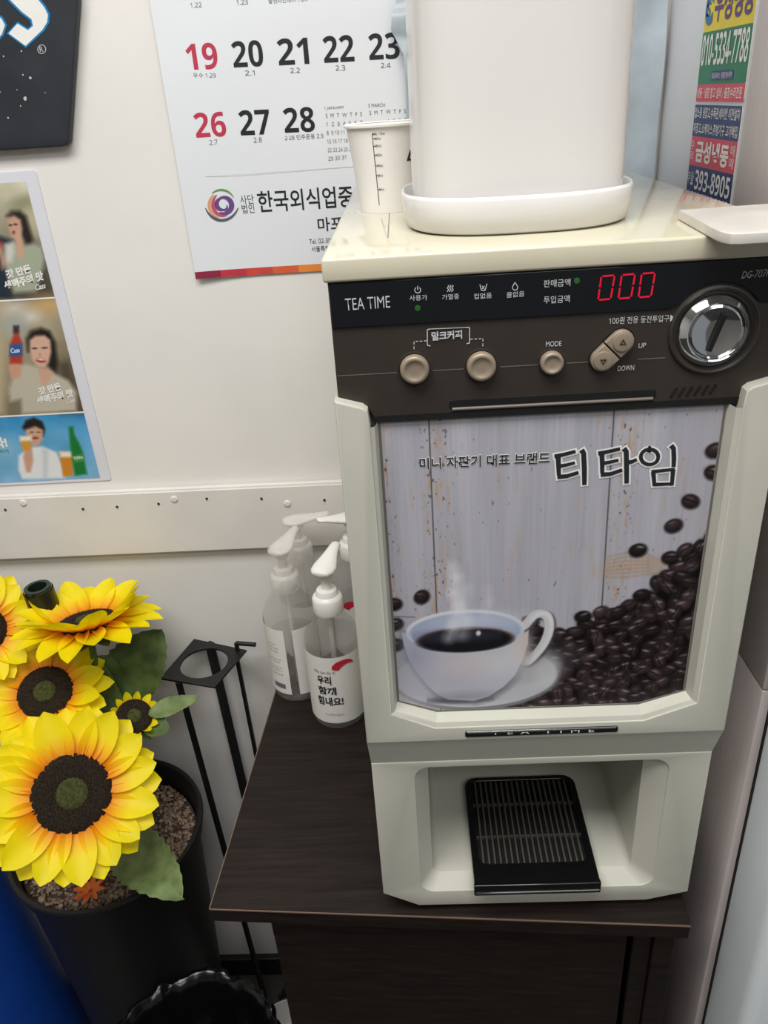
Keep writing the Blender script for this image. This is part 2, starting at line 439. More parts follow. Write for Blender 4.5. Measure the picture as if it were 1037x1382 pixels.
stext('393-8905', .2, .96, lz(z2, 2, .42), lz(z2, 2, .92), M_white, st2, bold=.03)
stext('주☎', .02, .17, lz(z2, 2, .5), lz(z2, 2, .84), M_white, st2)
stext('야', .02, .09, lz(z2, 2, .12), lz(z2, 2, .36), M_white, st2)
stext('010-5393-8905', .14, .96, lz(z2, 2, .08), lz(z2, 2, .36), M_white, st2, bold=.02)

# ------------------------------------------------------------------ side table (yawed against the wall)
TY = -.0681
tcs, tsn = math.cos(TY), math.sin(TY)
T0 = np.array([-.1595, .0092])
def TW(a, b, z): return (T0[0]+a*tcs-b*tsn, T0[1]+a*tsn+b*tcs, z)
TWID = .4225
tb = thing('side_table', 'dark brown wood laminate side table carrying the coffee machine', 'table', TW(.2, .2, FLOOR))
def tbox(x0, x1, y0, y1, z0, z1, bev=.0008):
    bm = box(NB(), x0, x1, y0, y1, z0, z1, bev, 1)
    for v in bm.verts: v.co = Vector(TW(*v.co))
    return bm
top = obj('tabletop', tbox(0, TWID, 0, .385, -.018, 0, .0012), M_wood, tb)
obj('edge_band', tbox(.0005, TWID-.0005, -.0004, .0006, -.0016, -.0004, 0), M_edge, top)
obj('edge_band', tbox(-.0004, .0006, .0005, .384, -.0016, -.0004, 0), M_edge, top)
obj('side_panel', tbox(.05, .068, .0305, .375, FLOOR, -.018), M_wood, tb)
obj('side_panel', tbox(.398, .416, .012, .375, FLOOR, -.018), M_wood, tb)
obj('front_panel', tbox(.05, .375, .014, .03, FLOOR+.01, -.0195), M_wood, tb)
obj('front_stile', tbox(.381, .3975, .016, .03, FLOOR+.05, -.0195), M_wood, tb)
obj('back_panel', tbox(.068, .398, .36, .372, FLOOR+.05, -.018), M_wood, tb)
obj('shelf', tbox(.068, .398, .035, .36, -.38, -.364), M_wood, tb)

# ------------------------------------------------------------------ coffee vending machine
W = .265
cm = thing('coffee_machine', 'cream mini coffee vending machine with brown control panel and coffee cup picture', 'coffee machine', (W/2, .2, 0))
YF = -.009                       # front plane of the raised cream frame
YP = .002                        # picture plane
YL = .001                        # lower cover plane
bm = NB()
box(bm, .003, W-.003, .012, .402, .195, .5485, .002)
box(bm, .004, W-.004, .16, .400, .012, .1955, .002)
box(bm, .004, .030, .024, .1605, .012, .1955)
box(bm, W-.030, W-.004, .024, .1605, .012, .1955)
obj('body', bm, M_cream, cm)
obj('base_plate', box(NB(), .010, W-.001, .018, .34, .0045, .0125, .001), M_lid, cm)
for x in (.025, W-.025):
    for y in (.04, .31):
        obj('foot', lathe(NB(), [(.010, 0), (.011, .001), (.011, .005)], (x, y, 0), 20, None, True, True), M_dark, cm)
lid = NB(); box(lid, -.0012, W+.0012, -.0025, .405, .5492, .5625, .0018, 3)
obj('lid', lid, M_lid, cm, True)
obj('lid_seam', box(NB(), .0355, .0361, .06, .30, .5622, .5627), M_gray, cm)
# control panel
zp0, zp1 = .4625, .549
pan = [(.0012, .4770), (.0190, .4725), (.0216, .468), (.0222, zp0+.0006), (W-.0222, zp0+.0006), (W-.0216, .468),
       (W-.0190, .4725), (W-.0012, .4770), (W-.0012, zp1), (.0012, zp1)]
panel = obj('control_panel', plate(NB(), [pan], 0, .013, .0006), M_brown, cm)
obj('shadow_gap', box(NB(), .0225, W-.0225, -.0006, .002, zp0+.001, zp0+.0052), M_dark, panel)
# coin unit centre
ccx, ccz = FP(966, 447, -.003)
RC = .0272
zk0 = FP(448, 443)[1]; zk1 = zp1-.0005
aL = math.asin(max(-1, min(1, (zk0-ccz)/RC)))
arc = [(ccx+RC*math.cos(t), ccz+RC*math.sin(t)) for t in np.linspace(math.pi-aL, aL, 20)]
fil = .004
strip = [(.002, zk1), (.002, zk0), (arc[0][0]-fil, zk0), (arc[0][0]-.0015, zk0+.0006)] + arc[1:-1] + \
        [(min(arc[-1][0]+.0015, W-.004), zk0+.0006), (W-.002, zk0), (W-.002, zk1)]
ds = obj('display_window', plate(NB(), [strip], -.0013, .001, .0005), M_black, cm)
YD = -.0013
# thin seam across the panel
zs_ = FP(480, 506)[1]
for a, b in ((.002, FP(536, 500)[0]), (FP(584, 500)[0], FP(628, 500)[0]), (FP(675, 500)[0], FP(728, 500)[0]), (FP(765, 500)[0], FP(795, 500)[0]), (FP(862, 480)[0], ccx-.0262)):
    obj('seam', box(NB(), a, b, -.0002, .0004, zs_-.0002, zs_+.0002), M_gray, panel)
# long scoop under the buttons: dark strip for its shade, paler lip for the highlight
x0_, z0_ = FP(606, 549); x1_, z1_ = FP(886, 534)
zc_ = (z0_+z1_)/2
sc = obj('groove_shade_strip', plate(NB(), [rrect(x0_, x1_, zc_-.0018, zc_+.0042, .0025)], -.0003, .0006, .0002), M_dark, panel)
bm = NB(); tube(bm, [(x0_+.002, -.0004, zc_-.0016), (x1_-.002, -.0004, zc_-.0016)], .0011, 10)
obj('groove_lip_highlight', bm, mat('groove_lip_highlight', '6A625B', .3), panel, True)
# vent slashes
for i in range(6):
    u = 905+i*10.6; v = 536-i*.9
    a, b = FP(u, v), FP(u+9, v-13)
    obj('vent_slot', bar(NB(), (a[0], -.0001, a[1]), (b[0], -.0001, b[1]), .0011, .0011), M_dark, panel)
# coin slot unit
coin = obj('coin_bezel', lathe(NB(), [(.0262, 0), (.0257, .0020), (.0246, .0025), (.0228, .0010), (.0214, -.001)], (ccx, 0, ccz), 56, (0, -1, 0)), M_brown, cm, True)
obj('chrome_ring', lathe(NB(), [(.0214, -.001), (.0212, .0012), (.0206, .0022), (.0180, .0052), (.0170, .0060), (.0163, .0056), (.0160, .0036)], (ccx, 0, ccz), 64, (0, -1, 0)), M_chrome, coin, True)
obj('coin_plate', lathe(NB(), [(.0162, .0034), (.0158, .0042), (.0140, .0050), (.010, .0040), (.005, .0036), (.0001, .0035)], (ccx, 0, ccz), 64, (0, -1, 0)), M_chrome, coin, True)
a, b = FP(957, 474, -.005), FP(979, 425, -.005)
bm = NB(); bar(bm, (a[0], -.0045, a[1]), (b[0], -.0045, b[1]), .0026, .0026)
obj('coin_slot', bm, M_dark, coin)
# round buttons
def button(name, u, v, r):
    x, z = FP(u, v, -.004)
    ring = obj('button_well', lathe(NB(), [(r*1.22, -.0002), (r*1.20, .0005), (r*1.10, .0006), (r*1.04, -.001)], (x, 0, z), 40, (0, -1, 0)), M_brown, cm, True)
    obj(name, lathe(NB(), [(r*1.02, -.001), (r, .0035), (r*.93, .0048), (r*.72, .0052), (r*.66, .0046), (r*.3, .0044), (.0001, .0044)], (x, 0, z), 40, (0, -1, 0)), M_button, cm, 'all')
button('push_button', 560, 500, .0086)
button('push_button', 650.5, 496, .0086)
button('push_button', 746, 491, .0068)
# up / down rocker: two half capsules on a diagonal
pu, pd = np.array(FP(840, 461, -.003)), np.array(FP(813.5, 486, -.003))
dv = (pu-pd)/np.linalg.norm(pu-pd); nv = np.array([-dv[1], dv[0]]); rr = .0068; mid = (pu+pd)/2
def capsule(c, sgn, r, gap):
    pts = [tuple(mid+dv*gap*sgn+nv*r*sgn)]
    base = math.atan2(nv[1]*sgn, nv[0]*sgn)
    for t in np.linspace(0, -math.pi, 17): pts.append(tuple(c+r*np.array([math.cos(base+t), math.sin(base+t)])))
    pts.append(tuple(mid+dv*gap*sgn-nv*r*sgn)); return pts
well = capsule(pu, 1, rr+.001, -.0001)+capsule(pd, -1, rr+.001, -.0001)
obj('button_well', plate(NB(), [well], -.0005, .001), M_dark, cm)
for nm, c, sg, tri in (('up_button', pu, 1, 1), ('down_button', pd, -1, -1)):
    b_ = obj(nm, plate(NB(), [capsule(c, sg, rr, .0004)], -.0042, .0005, .0008), M_button, cm, True)
    obj('pad', lathe(NB(), [(.0056, 0), (.0054, .0009), (.0048, .0011), (.0001, .0009)], (c[0], -.0042, c[1]), 32, (0, -1, 0)), M_button, b_, True)
    k = .0022
    tr = [(c[0]+k*math.cos(t), c[1]+k*math.sin(t)) for t in [math.pi/2*tri+i*2*math.pi/3 for i in range(3)]]
    tri_in = [((p[0]-c[0])*.6+c[0], (p[1]-c[1])*.6+c[1]) for p in tr]
    obj('arrow_mark', plate(NB(), [tr, tri_in], -.0056, -.0051), M_brown, b_)
# printed words and signs on the panel
def pt(body, a, b, h, y=-.0006, m=None, par=None, **k): ptext(body, a, b, h, 1, y, m or M_wprint, par or panel, **k)
pt('TEA TIME', (467, 419), (527, 415), 16, YD, par=ds, bold=-.004, name='name_print')
for w_, a, b in (('사용가', (553, 405), (577, 404)), ('가열중', (597, 404), (620, 402.5)), ('컵없음', (640, 403), (664, 401)), ('물없음', (684, 401), (708, 399))):
    pt(w_, (a[0], a[1]+1), (b[0], b[1]+1), 7.5, YD, par=ds)
pt('판매금액', (734, 388), (770, 386), 10, YD, par=ds); pt('투입금액', (734, 410), (769, 408), 10, YD, par=ds)
pt('DG-707F', (1001, 376), (1039, 373), 10, YD, par=ds, shear=.25)
pt('100원 전용 동전투입구▶', (822, 438), (911, 434), 9.5)
pt('MODE', (737, 468), (758, 467), 7); pt('UP', (862, 470), (872, 469), 6.5); pt('DOWN', (834, 501), (856, 499.5), 7)
pt('밀크커피', (583, 460), (624, 457), 12, bold=.03)
def wire(pts, w, m, par, y, closed=False, name='printed_line'):
    bm = NB()
    P = [FP(*p, y=y) for p in pts]
    if closed: P.append(P[0])
    for p, q in zip(P, P[1:]): bar(bm, (p[0], y, p[1]), (q[0], y, q[1]), .0002, w)
    return obj(name, bm, m, par)
wire([(581, 444), (577, 445), (577, 466), (581, 467)], .0005, M_wprint, panel, -.0004)
wire([(630, 442), (634, 442), (634, 463), (630, 464)], .0005, M_wprint, panel, -.0004)
wire([(581, 444), (630, 442)], .0003, M_wprint, panel, -.0004)
def dashed(pts, par):
    for (a, b), (c, d) in zip(pts, pts[1:]):
        n = max(1, int(math.hypot(c-a, d-b)/5))
        for i in range(n):
            f0, f1 = i/n, (i+.6)/n
            wire([(a+(c-a)*f0, b+(d-b)*f0), (a+(c-a)*f1, b+(d-b)*f1)], .0004, M_wprint, par, -.0004, name='dash')
dashed([(576, 460), (559, 461), (559, 474)], panel); dashed([(635, 458), (652, 457), (652, 470)], panel)
# little pictograms
YI = YD-.0003
def arcp(u, v, r, a0, a1, n=14): return [(u+r*math.cos(math.radians(t)), v-r*math.sin(math.radians(t))) for t in np.linspace(a0, a1, n)]
wire(arcp(564, 391.5, 4.0, 125, 415), .0004, M_wprint, ds, YI, name='power_sign'); wire([(564, 386), (564, 391.5)], .0004, M_wprint, ds, YI, name='power_sign')
for k in (-3, 0, 3):
    wire([(608+k+1.2*math.sin(i*1.3), 385+i) for i in range(10)], .0004, M_wprint, ds, YI, name='heat_sign')
wire([(648, 384), (650, 392), (655, 392), (657.5, 383)], .0004, M_wprint, ds, YI, name='cup_sign')
wire([(651, 386), (654, 390)], .0004, M_wprint, ds, YI, name='cup_sign'); wire([(654, 386), (651, 390)], .0004, M_wprint, ds, YI, name='cup_sign')
wire(arcp(695.5, 388, 3.6, 140, 400)+[(695.5, 381)], .0004, M_wprint, ds, YI, True, name='drop_sign')
M_led = mat('led_red', 'CC1030', .4, emit=.3); M_ledoff = mat('led_green_dim', '1F5A1C', .4, emit=.12)
for u, v in ((564, 416), (779, 379)):
    x, z = FP(u, v, YD)
    obj('indicator_light', lathe(NB(), [(.0001, .0003), (.0016, .0002), (.0018, -.0002)], (x, YD, z), 18, (0, -1, 0)), M_ledoff, ds, True)
# seven segment zeros
for du in (808, 835.5, 862.5):
    tl, tr_, bl, br = (du+4, 373-(du-808)*.065), (du+22, 371.5-(du-808)*.065), (du-.5, 405-(du-808)*.065), (du+16.5, 403.5-(du-808)*.065)
    L_ = lambda a, b, f: (a[0]+(b[0]-a[0])*f, a[1]+(b[1]-a[1])*f)
    bm = NB(); segs = [(tl, tr_), (bl, br), (tl, L_(tl, bl, .5)), (L_(tl, bl, .5), bl), (tr_, L_(tr_, br, .5)), (L_(tr_, br, .5), br)]
    for a, b in segs:
        a, b = L_(a, b, .08), L_(a, b, .92)
        a, b = FP(*a, y=YI), FP(*b, y=YI)
        bar(bm, (a[0], YI, a[1]), (b[0], YI, b[1]), .0003, .0009)
    obj('display_digit', bm, M_led, ds)
# raised cream frame around the picture
def sym(pts): return pts
pic = [FP(*p, y=YP) for p in ((512, 578), (536, 944), (590, 962), (862, 948), (926, 934), (978, 552))]
pz = (pic[2][1]+pic[3][1])/2; pz2 = (pic[1][1]+pic[4][1])/2
px0, px1 = .0232, W-.0275
px0, px1 = (pic[0][0]+pic[1][0])/2, (pic[4][0]+pic[5][0])/2
bx0, bx1 = pic[2][0], pic[3][0]
ztop = zp0+.001
inner = [(px0, ztop), (px0, pz2), (bx0, pz), (bx1, pz), (px1, pz2), (px1, ztop)]
k = .0055
outer = [(px0-k+.001, ztop), (px0-k+.001, pz2-k*.55), (bx0-k*.3, pz-k*1.15), (bx1+k*.3, pz-k*1.15), (px1+k, pz2-k*.55), (px1+k, ztop)]
zstep = FP(497, 1004, YF)[1]
lx, rx = outer[0][0], outer[-1][0]
U = [(-.0005, .4815), (-.0005, zstep), (W+.0005, zstep), (W+.0005, .4815), (rx+.004, .4765), (rx+.001, .474)] + outer[::-1] + [(lx-.001, .474), (lx-.004, .4765)]
frame = obj('front_frame', plate(NB(), [U], YF, .014, .0012, None, 3), M_cream, cm, True)
bm = NB()
loft(bm, [[(p[0], YF+.0008, p[1]) for p in outer], [(p[0]*.45+q[0]*.55, YF+.0022, p[1]*.45+q[1]*.55) for p, q in zip(outer, inner)],
          [(q[0], YP+.0006, q[1]) for q in inner]], False)
obj('frame_bevel', bm, M_cream, frame)
obj('picture_gasket', plate(NB(), [inner+[((inner[-1][0]-.0014), ztop)]+[(px1-.0014, pz2+.0005), (bx1-.0003, pz+.0013), (bx0+.0003, pz+.0013), (px0+.0014, pz2+.0005), (px0+.0014, ztop)]], YP-.0004, YP+.0004), M_gray, frame)
# chrome name strip
cz = FP(730, 987, YF)[1]; cxa, cxb = FP(628, 990, YF)[0], FP(834, 984, YF)[0]
cs = obj('chrome_strip', plate(NB(), [rrect(cxa, cxb, cz-.0026, cz+.0030, .0015)], YF-.0012, YF+.001, .0006), mat('dark_chrome', '6A6C70', .14, metal=1), cm, True)
obj('chrome_rim', bar(NB(), (cxa+.002, YF-.0012, cz+.0020), (cxb-.002, YF-.0012, cz+.0020), .0008, .0012), M_chrome, cs)
pt('T  E  A    T  I  M  E', (664, 991.5), (802, 988), 4.5, YF-.0013, par=cs, m=M_white)
# lower cover: sloped step, face with opening, recess
zl0 = FP(500, 1031, YL)[1]
ob = [FP(*p, y=YL) for p in ((562, 1034), (897, 1028), (890, 1180), (566, 1186))]
ox0, ox1 = (ob[0][0]+ob[3][0])/2, (ob[1][0]+ob[2][0])/2
oz1 = (ob[0][1]+ob[1][1])/2; oz0 = FP(720, 1199, YL)[1]
n_ = 6
def opening(x0, x1, z0, z1, r):
    return rrect(x0, x1, z0, z1, r, n_)
li = .0015
bA, bB, bC, bD = FP(514, 1206, YL), FP(566, 1222, YL), FP(872, 1217, YL), FP(935, 1203, YL)
lowx0, lowx1 = .0004, W-.0012
cover = [(lowx0, zl0), (lowx0, bA[1]), (bB[0], bB[1]), (bC[0], bB[1]-.001), (lowx1, bD[1]), (lowx1, zl0)]
o1 = opening(ox0, ox1, oz0, oz1, .012)
lower = obj('lower_cover', plate(NB(), [cover, o1], YL, .026, .0008, None, 2), M_cream, cm, True)
bm = NB()
loft(bm, [[(-.0005, YF+.0012, zstep+.0005), (W+.0005, YF+.0012, zstep+.0005)], [(lowx0, YL+.0008, zl0-.0004), (lowx1, YL+.0008, zl0-.0004)]], False)
loft(bm, [[(-.0005, YF+.0012, zstep+.0005), (lowx0, YL+.0008, zl0-.0004)], [(-.0005, .026, zstep+.0005), (lowx0, .026, zl0-.0004)]], False)
loft(bm, [[(W+.0005, YF+.0012, zstep+.0005), (lowx1, YL+.0008, zl0-.0004)], [(W+.0005, .026, zstep+.0005), (lowx1, .026, zl0-.0004)]], False)
obj('step', bm, M_cream, lower)
inx = .0105
o2 = opening(ox0+inx, ox1-inx-.006, oz0+.010, oz1-.0015, .007)
o2b = opening(ox0+inx+.001, ox1-inx-.007, oz0+.013, oz1-.0015, .006)
bm = NB()
loft(bm, [[(x, YL+.001, z) for x, z in o1], [(x, YL+.012, z) for x, z in o2], [(x, .152, z) for x, z in o2b]], True, False, True)
obj('cup_recess', bm, M_cream, lower, True)
# drip tray
zt_ = oz0+.0208
def TP(u, v, z=None): p = on(u, v, 2, zt_ if z is None else z); return (p[0], p[1])
q = [TP(633, 1052), (TP(775, 1052)), TP(811, 1188), TP(633, 1192)]
tx0, tx1 = (q[0][0]+q[3][0])/2, (q[1][0]+q[2][0])/2
ty0, ty1 = TP(720, 1190)[1], TP(700, 1047)[1]
tz = lambda x, y, d: (x, y, d)
tray = thing('drip_tray', 'glossy black drip tray with ribbed grille in the cup recess of the coffee machine', 'drip tray', ((tx0+tx1)/2, .05, zt_-.007))
tl_ = rrect(tx0, tx1, ty0, ty1, .012, 6)
for i in range(len(tl_)):      # square front corners
    x, y = tl_[i]
    if y < ty0+.013: tl_[i] = (tx0 if x < (tx0+tx1)/2 else tx1, ty0)
seen = []; [seen.append(p) for p in tl_ if not seen or (abs(p[0]-seen[-1][0])+abs(p[1]-seen[-1][1]) > 1e-6)]
if abs(seen[0][0]-seen[-1][0])+abs(seen[0][1]-seen[-1][1]) < 1e-6: seen.pop()
gx0, gx1, gy0, gy1 = tx0+.006, tx1-.006, ty0+.019, ty1-.005
hole = rrect(gx0, gx1, gy0, gy1, .008, 5)
def flat(x, y, d): return (x, y, d)
tr_o = obj('tray_rim', plate(NB(), [seen, hole], zt_-.006, zt_, .001, flat), M_tray, tray, True)
obj('front_lip', box(NB(), tx0-.0004, tx1+.0004, ty0-.0035, ty0+.001, zt_-.012, zt_+.0006, .0012, 3), M_tray, tray, True)
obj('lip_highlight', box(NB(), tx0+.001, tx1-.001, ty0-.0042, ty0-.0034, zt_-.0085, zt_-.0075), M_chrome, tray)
obj('pan', box(NB(), gx0-.001, gx1+.001, gy0-.001, gy1+.001, zt_-.0068, zt_-.006), M_dark, tray)
nb = 18
gm = None
M_bar = mat('grille_bar', '6B655F', .28, metal=.6)
for i in range(nb):
    x = gx0+.004+(gx1-gx0-.008)*i/(nb-1)
    if gm is None:
        o = obj('grille_bar', box(NB(), x-.0009, x+.0009, gy0+.0008, gy1-.0008, zt_-.0055, zt_-.0006, .0006, 2), M_bar, tray, True); gm = o; gx = x
    else:
        o = gm.copy(); COL.objects.link(o); o.location.x = x-gx
for f_ in (.33, .72):
    y = gy0+(gy1-gy0)*f_
    obj('cross_bar', box(NB(), gx0, gx1, y-.001, y+.001, zt_-.0058, zt_-.003), M_bar, tray)
# lock on the left side of the body
lk = on(477, 872, 0, .001)
obj('side_lock', lathe(NB(), [(.010, 0), (.010, .004), (.0085, .0055), (.0001, .0057)], (.0035, .25, .165), 28, (-1, 0, 0)), M_chrome, cm, True)

# ------------------------------------------------------------------ printed picture on the machine
pc = Canvas(px0, px1, pz, ztop+.0002, .0004, 4)
PX = lambda u, v: FP(u, v, YP)
PS = 1/2080.0                                    # metres per photo pixel around the picture
n1, n2 = pc.noise(3, 90), pc.noise(14, 160)
base = rgb('ACABB2')
pc.C[:] = base + (n1*.008+n2*.010)[..., None]
pc.C[..., 2] += .006
xl1, xl2 = PX(584, 700)[0], PX(818, 700)[0]
for xx, wd in ((xl1+.004, .010), (xl2+.010, .006), (px0+.001, .006)):
    band = np.exp(-((pc.X-xx)/wd)**2)
    spot = np.clip(pc.noise(5, 36)*.5+pc.noise(3, 10)*.45-.35, 0, 1)
    pc.mix((slice(None), slice(None)), band*spot*.75, rgb('B58E6E'))
    spk = (pc.noise(2, 5) > 1.9)
    pc.mix((slice(None), slice(None)), band*spk*.8, rgb('5A4638'))
spk = (pc.noise(2, 6) > 2.75); pc.mix((slice(None), slice(None)), spk*.55, rgb('6B5A4C'))
spot = np.clip(pc.noise(4, 40)-1.1, 0, 1)*.35; pc.mix((slice(None), slice(None)), spot, rgb('B49A88'))
pc.line([(xl1, ztop), (PX(590, 825)[0], pz)], .0007, rgb('3A3634'))
pc.line([(xl2, ztop), (PX(814, 830)[0], pz)], .0007, rgb('3A3634'))
pc.line([PX(530, 832), PX(560, 833)], .0006, rgb('5A5450'))
for i in range(7):                                # knot in the right plank
    v = 752+i*4.5
    pc.line([PX(818, v), PX(845, v-6+i), PX(875, v-4), PX(898, v+8)], .0008, rgb('A27F60'), .55, .0012)
pc.ell(*PX(850, 765), .016, .005, rgb('B59472'), .1, .006, .5)
# coffee beans
rb = np.random.default_rng(11)
pile = [PX(*p) for p in ((972, 722), (938, 738), (915, 762), (893, 782), (862, 806), (838, 828), (800, 836), (770, 846), (735, 850), (700, 880), (650, 960), (930, 962), (975, 940))]
beans = []
def inside(p, poly):
    r = False
    for (ax, az), (bx, bz) in zip(poly, poly[1:]+poly[:1]):
        if (az > p[1]) != (bz > p[1]) and p[0] < (bx-ax)*(p[1]-az)/(bz-az)+ax: r = not r
    return r
xs_ = [p[0] for p in pile]; zs2 = [p[1] for p in pile]
pc.poly([(x+.002, z-.004) for x, z in pile], rgb('0C090A'), .003)
for _ in range(7000):
    p = (rb.uniform(min(xs_), max(xs_)), rb.uniform(min(zs2), max(zs2)))
    if inside(p, pile) and all((p[0]-b[0])**2+(p[1]-b[1])**2 > .0070**2 for b in beans): beans.append(p)
beans.sort(key=lambda b: -b[1])
loose = [(965, 607), (963, 637), (932, 676), (909, 709), (861, 742), (569, 805), (531, 815), (533, 842), (535, 870), (925, 742), (905, 752), (787, 832), (811, 826), (826, 828), (866, 803), (848, 817), (835, 826), (720, 850), (716, 838)]
def bean(x, z, a, r1, r2):
    t = rb.uniform(.6, 1.3); c = np.clip(rgb('201819')*t, 0, 1)
    pc.ell(x+.0005, z-.0010, r1*1.08, r2*1.12, rgb('0A0808'), a, .0012, .85)
    pc.ell(x, z, r1, r2, c, a, .0006)
    pc.ell(x-.0003, z+r2*.18, r1*.72, r2*.6, np.clip(rgb('4A3B3D')*t, 0, 1), a, .0026, .75)
    ca, sa = math.cos(a), math.sin(a); wx = lambda u, v: (x+u*ca-v*sa, z+u*sa+v*ca)
    hl = rgb('8E878A')*rb.uniform(.45, 1.2)
    hx, hz = wx(rb.uniform(-.3, .3)*r1, r2*.5 if ca > 0 else -r2*.5)
    pc.ell(x+rb.uniform(-.3, .3)*r1, z+r2*.45, r1*.36, r2*.17, hl, rb.uniform(-.5, .5), .0007, .8)
    if rb.random() < .6:
        pc.line([wx(-r1*.85, -.02*r2), wx(-r1*.2, .14*r2), wx(r1*.3, -.1*r2), wx(r1*.85, .05*r2)], .0006, rgb('0E0A0A'), .9)
        pc.line([wx(-r1*.6, -.22*r2), wx(r1*.6, -.24*r2)], .0005, hl, .25)
for b in beans: bean(b[0]+rb.normal(0, .0006), b[1]+rb.normal(0, .0006), rb.uniform(0, math.pi), rb.uniform(.0056, .0070), rb.uniform(.0042, .0052))
for u, v in loose: bean(*PX(u, v), rb.uniform(-.5, .9), .0056, .0046)
# saucer and cup
def epx(u, v, ru, rv, col, soft=1, a=1, ang=0):
    x, z = PX(u, v); pc.ell(x, z, ru*PS, rv*PS, rgb(col) if isinstance(col, str) else col, ang, soft*PS, a)
def ppx(pts, col, soft=1, a=1): pc.poly([PX(*p) for p in pts], rgb(col), soft*PS, a)
epx(642, 918, 124, 60, '77777C', 2); epx(642, 914, 123, 59, 'BCBCC1', 1)
epx(665, 903, 92, 36, 'A9A9AE', 6, .8); epx(700, 890, 62, 26, '66646A', 22, .75); epx(585, 938, 75, 18, 'B4B2C0', 16, .7); epx(740, 905, 20, 30, 'CFCFD0', 10, .7)
# handle
hd = [(708, 845), (722, 830), (735, 829), (741, 838), (740, 855), (730, 875), (712, 893), (706, 886)]
hq = []
for i in range(len(hd)-1):
    p0, p1, p2, p3 = (np.array(hd[max(0, min(len(hd)-1, i+k))], float) for k in (-1, 0, 1, 2))
    for t in np.linspace(0, 1, 6)[:-1]: hq.append(tuple(.5*(2*p1+(p2-p0)*t+(2*p0-5*p1+4*p2-p3)*t*t+(3*p1-p0-3*p2+p3)*t**3)))
hd = hq
for i in range(len(hd)-1): pc.line([PX(hd[i][0]+2, hd[i][1]+2), PX(hd[i+1][0]+2, hd[i+1][1]+2)], 15*PS, rgb('4A484A'), .5, 3*PS)
for i in range(len(hd)-1): pc.line([PX(*hd[i]), PX(*hd[i+1])], 13*PS, rgb('C9C8CA'), 1, 1.5*PS)
for i in range(2, len(hd)-1): pc.line([PX(hd[i][0]+3, hd[i][1]), PX(hd[i+1][0]+3, hd[i+1][1])], 4*PS, rgb('DEDDDC'), .7, 3*PS)
epx(622, 944, 46, 7, '3A383C', 3, .9)
cup = [(542, 852), (545, 870), (552, 890), (563, 908), (577, 925), (590, 937), (605, 944), (640, 946), (660, 940), (680, 927), (695, 912), (706, 890), (713, 868), (714, 850), (690, 868), (627, 880), (570, 868)]
ppx([(628+(u-628)*1.05+3, 885+(v-885)*1.06) for u, v in cup], '55555C', 7, .75)
ppx(cup, 'B7B8C2', 1)
epx(700, 880, 14, 44, 'D8D4D2', 16, .55, .35); epx(668, 900, 40, 24, 'D2D2D4', 22, .8); epx(560, 885, 22, 40, '8E90A6', 22, .65); epx(625, 940, 40, 8, '86868E', 8, .7)
epx(610, 915, 52, 20, 'B2B1BD', 24, .6); epx(622, 900, 26, 12, 'D2BDB8', 18, .45); epx(706, 868, 8, 22, 'D9BFA8', 10, .5)
epx(628, 851, 87, 37, 'D4D6DC', 1); epx(628, 853, 83, 34, '9FA9C0', 1.5)
epx(650, 838, 50, 14, 'C3CADA', 14, .7)
epx(628, 863.5, 71, 22.5, '5A3A30', 2); epx(628, 864.5, 69, 21, '15161C', 2)
epx(618, 858, 46, 8, '4A4C58', 10, .65); epx(646, 854.5, 3.5, 4.5, 'DADADC', 1.5, .95); epx(640, 848, 28, 1.5, 'B0A0A0', 2, .6)
# steam
for pts, a, w in (([(606, 862), (612, 845), (618, 822), (613, 800), (616, 780), (611, 765)], .55, 12), ([(624, 858), (630, 838), (622, 815), (628, 795)], .42, 14), ([(655, 830), (660, 812), (658, 795)], .3, 6)):
    pc.line([PX(*p) for p in pts], w*PS, rgb('E2E2E6'), a, 9*PS)
mk = lambda X, Z: (Z >= pz+np.maximum(0, (bx0-X)/(bx0-px0))*(pz2-pz)) & (Z >= pz+np.maximum(0, (X-bx1)/(px1-bx1))*(pz2-pz))
M_print = mat_vcol('printed_picture', .4, 0)
pp = pc.sheet('picture_print', M_print, cm, YP, mk)
tag(pp, 'printed picture of a coffee cup and beans on white planks')
TY2 = YP-.0004
for bold_, m_, dy in ((.04, M_white, 0), (.009, M_ink, -.0003)):
    ptext('미니 자판기 대표 브랜드', (567, 633), (742, 625), 16 if bold_ > .01 else 15, 1, YP+dy, m_, pp, bold=bold_)
cz2 = lambda a, b: (490+a/2.033, 560+b/2.033)
TITLE = [  # brush strokes of the three syllables: study-crop points, width
    [[(526, 114), (550, 109), (584, 100)], 10], [[(536, 112), (537, 140), (538, 166)], 11], [[(538, 141), (560, 137), (582, 131)], 9], [[(534, 170), (560, 168), (592, 158)], 11],
    [[(600, 96), (606, 105), (608, 150), (608, 192)], 12],
    [[(646, 106), (672, 101), (706, 93)], 10], [[(656, 104), (657, 130), (657, 160)], 11], [[(658, 133), (680, 129), (702, 124)], 9], [[(653, 164), (680, 162), (712, 151)], 11],
    [[(716, 92), (723, 100), (724, 150), (724, 188)], 12], [[(726, 131), (740, 128), (752, 122)], 10],
    [[(787+24*math.cos(t), 115-21*math.sin(t)) for t in np.linspace(1.6, 1.6+6.28, 25)], 9],
    [[(846, 84), (853, 92), (854, 120), (853, 143)], 11],
    [[(792, 156), (820, 153), (856, 149)], 9], [[(797, 156), (799, 175), (800, 194)], 10], [[(852, 150), (850, 170), (848, 194)], 10], [[(798, 191), (825, 190), (850, 189)], 9]]
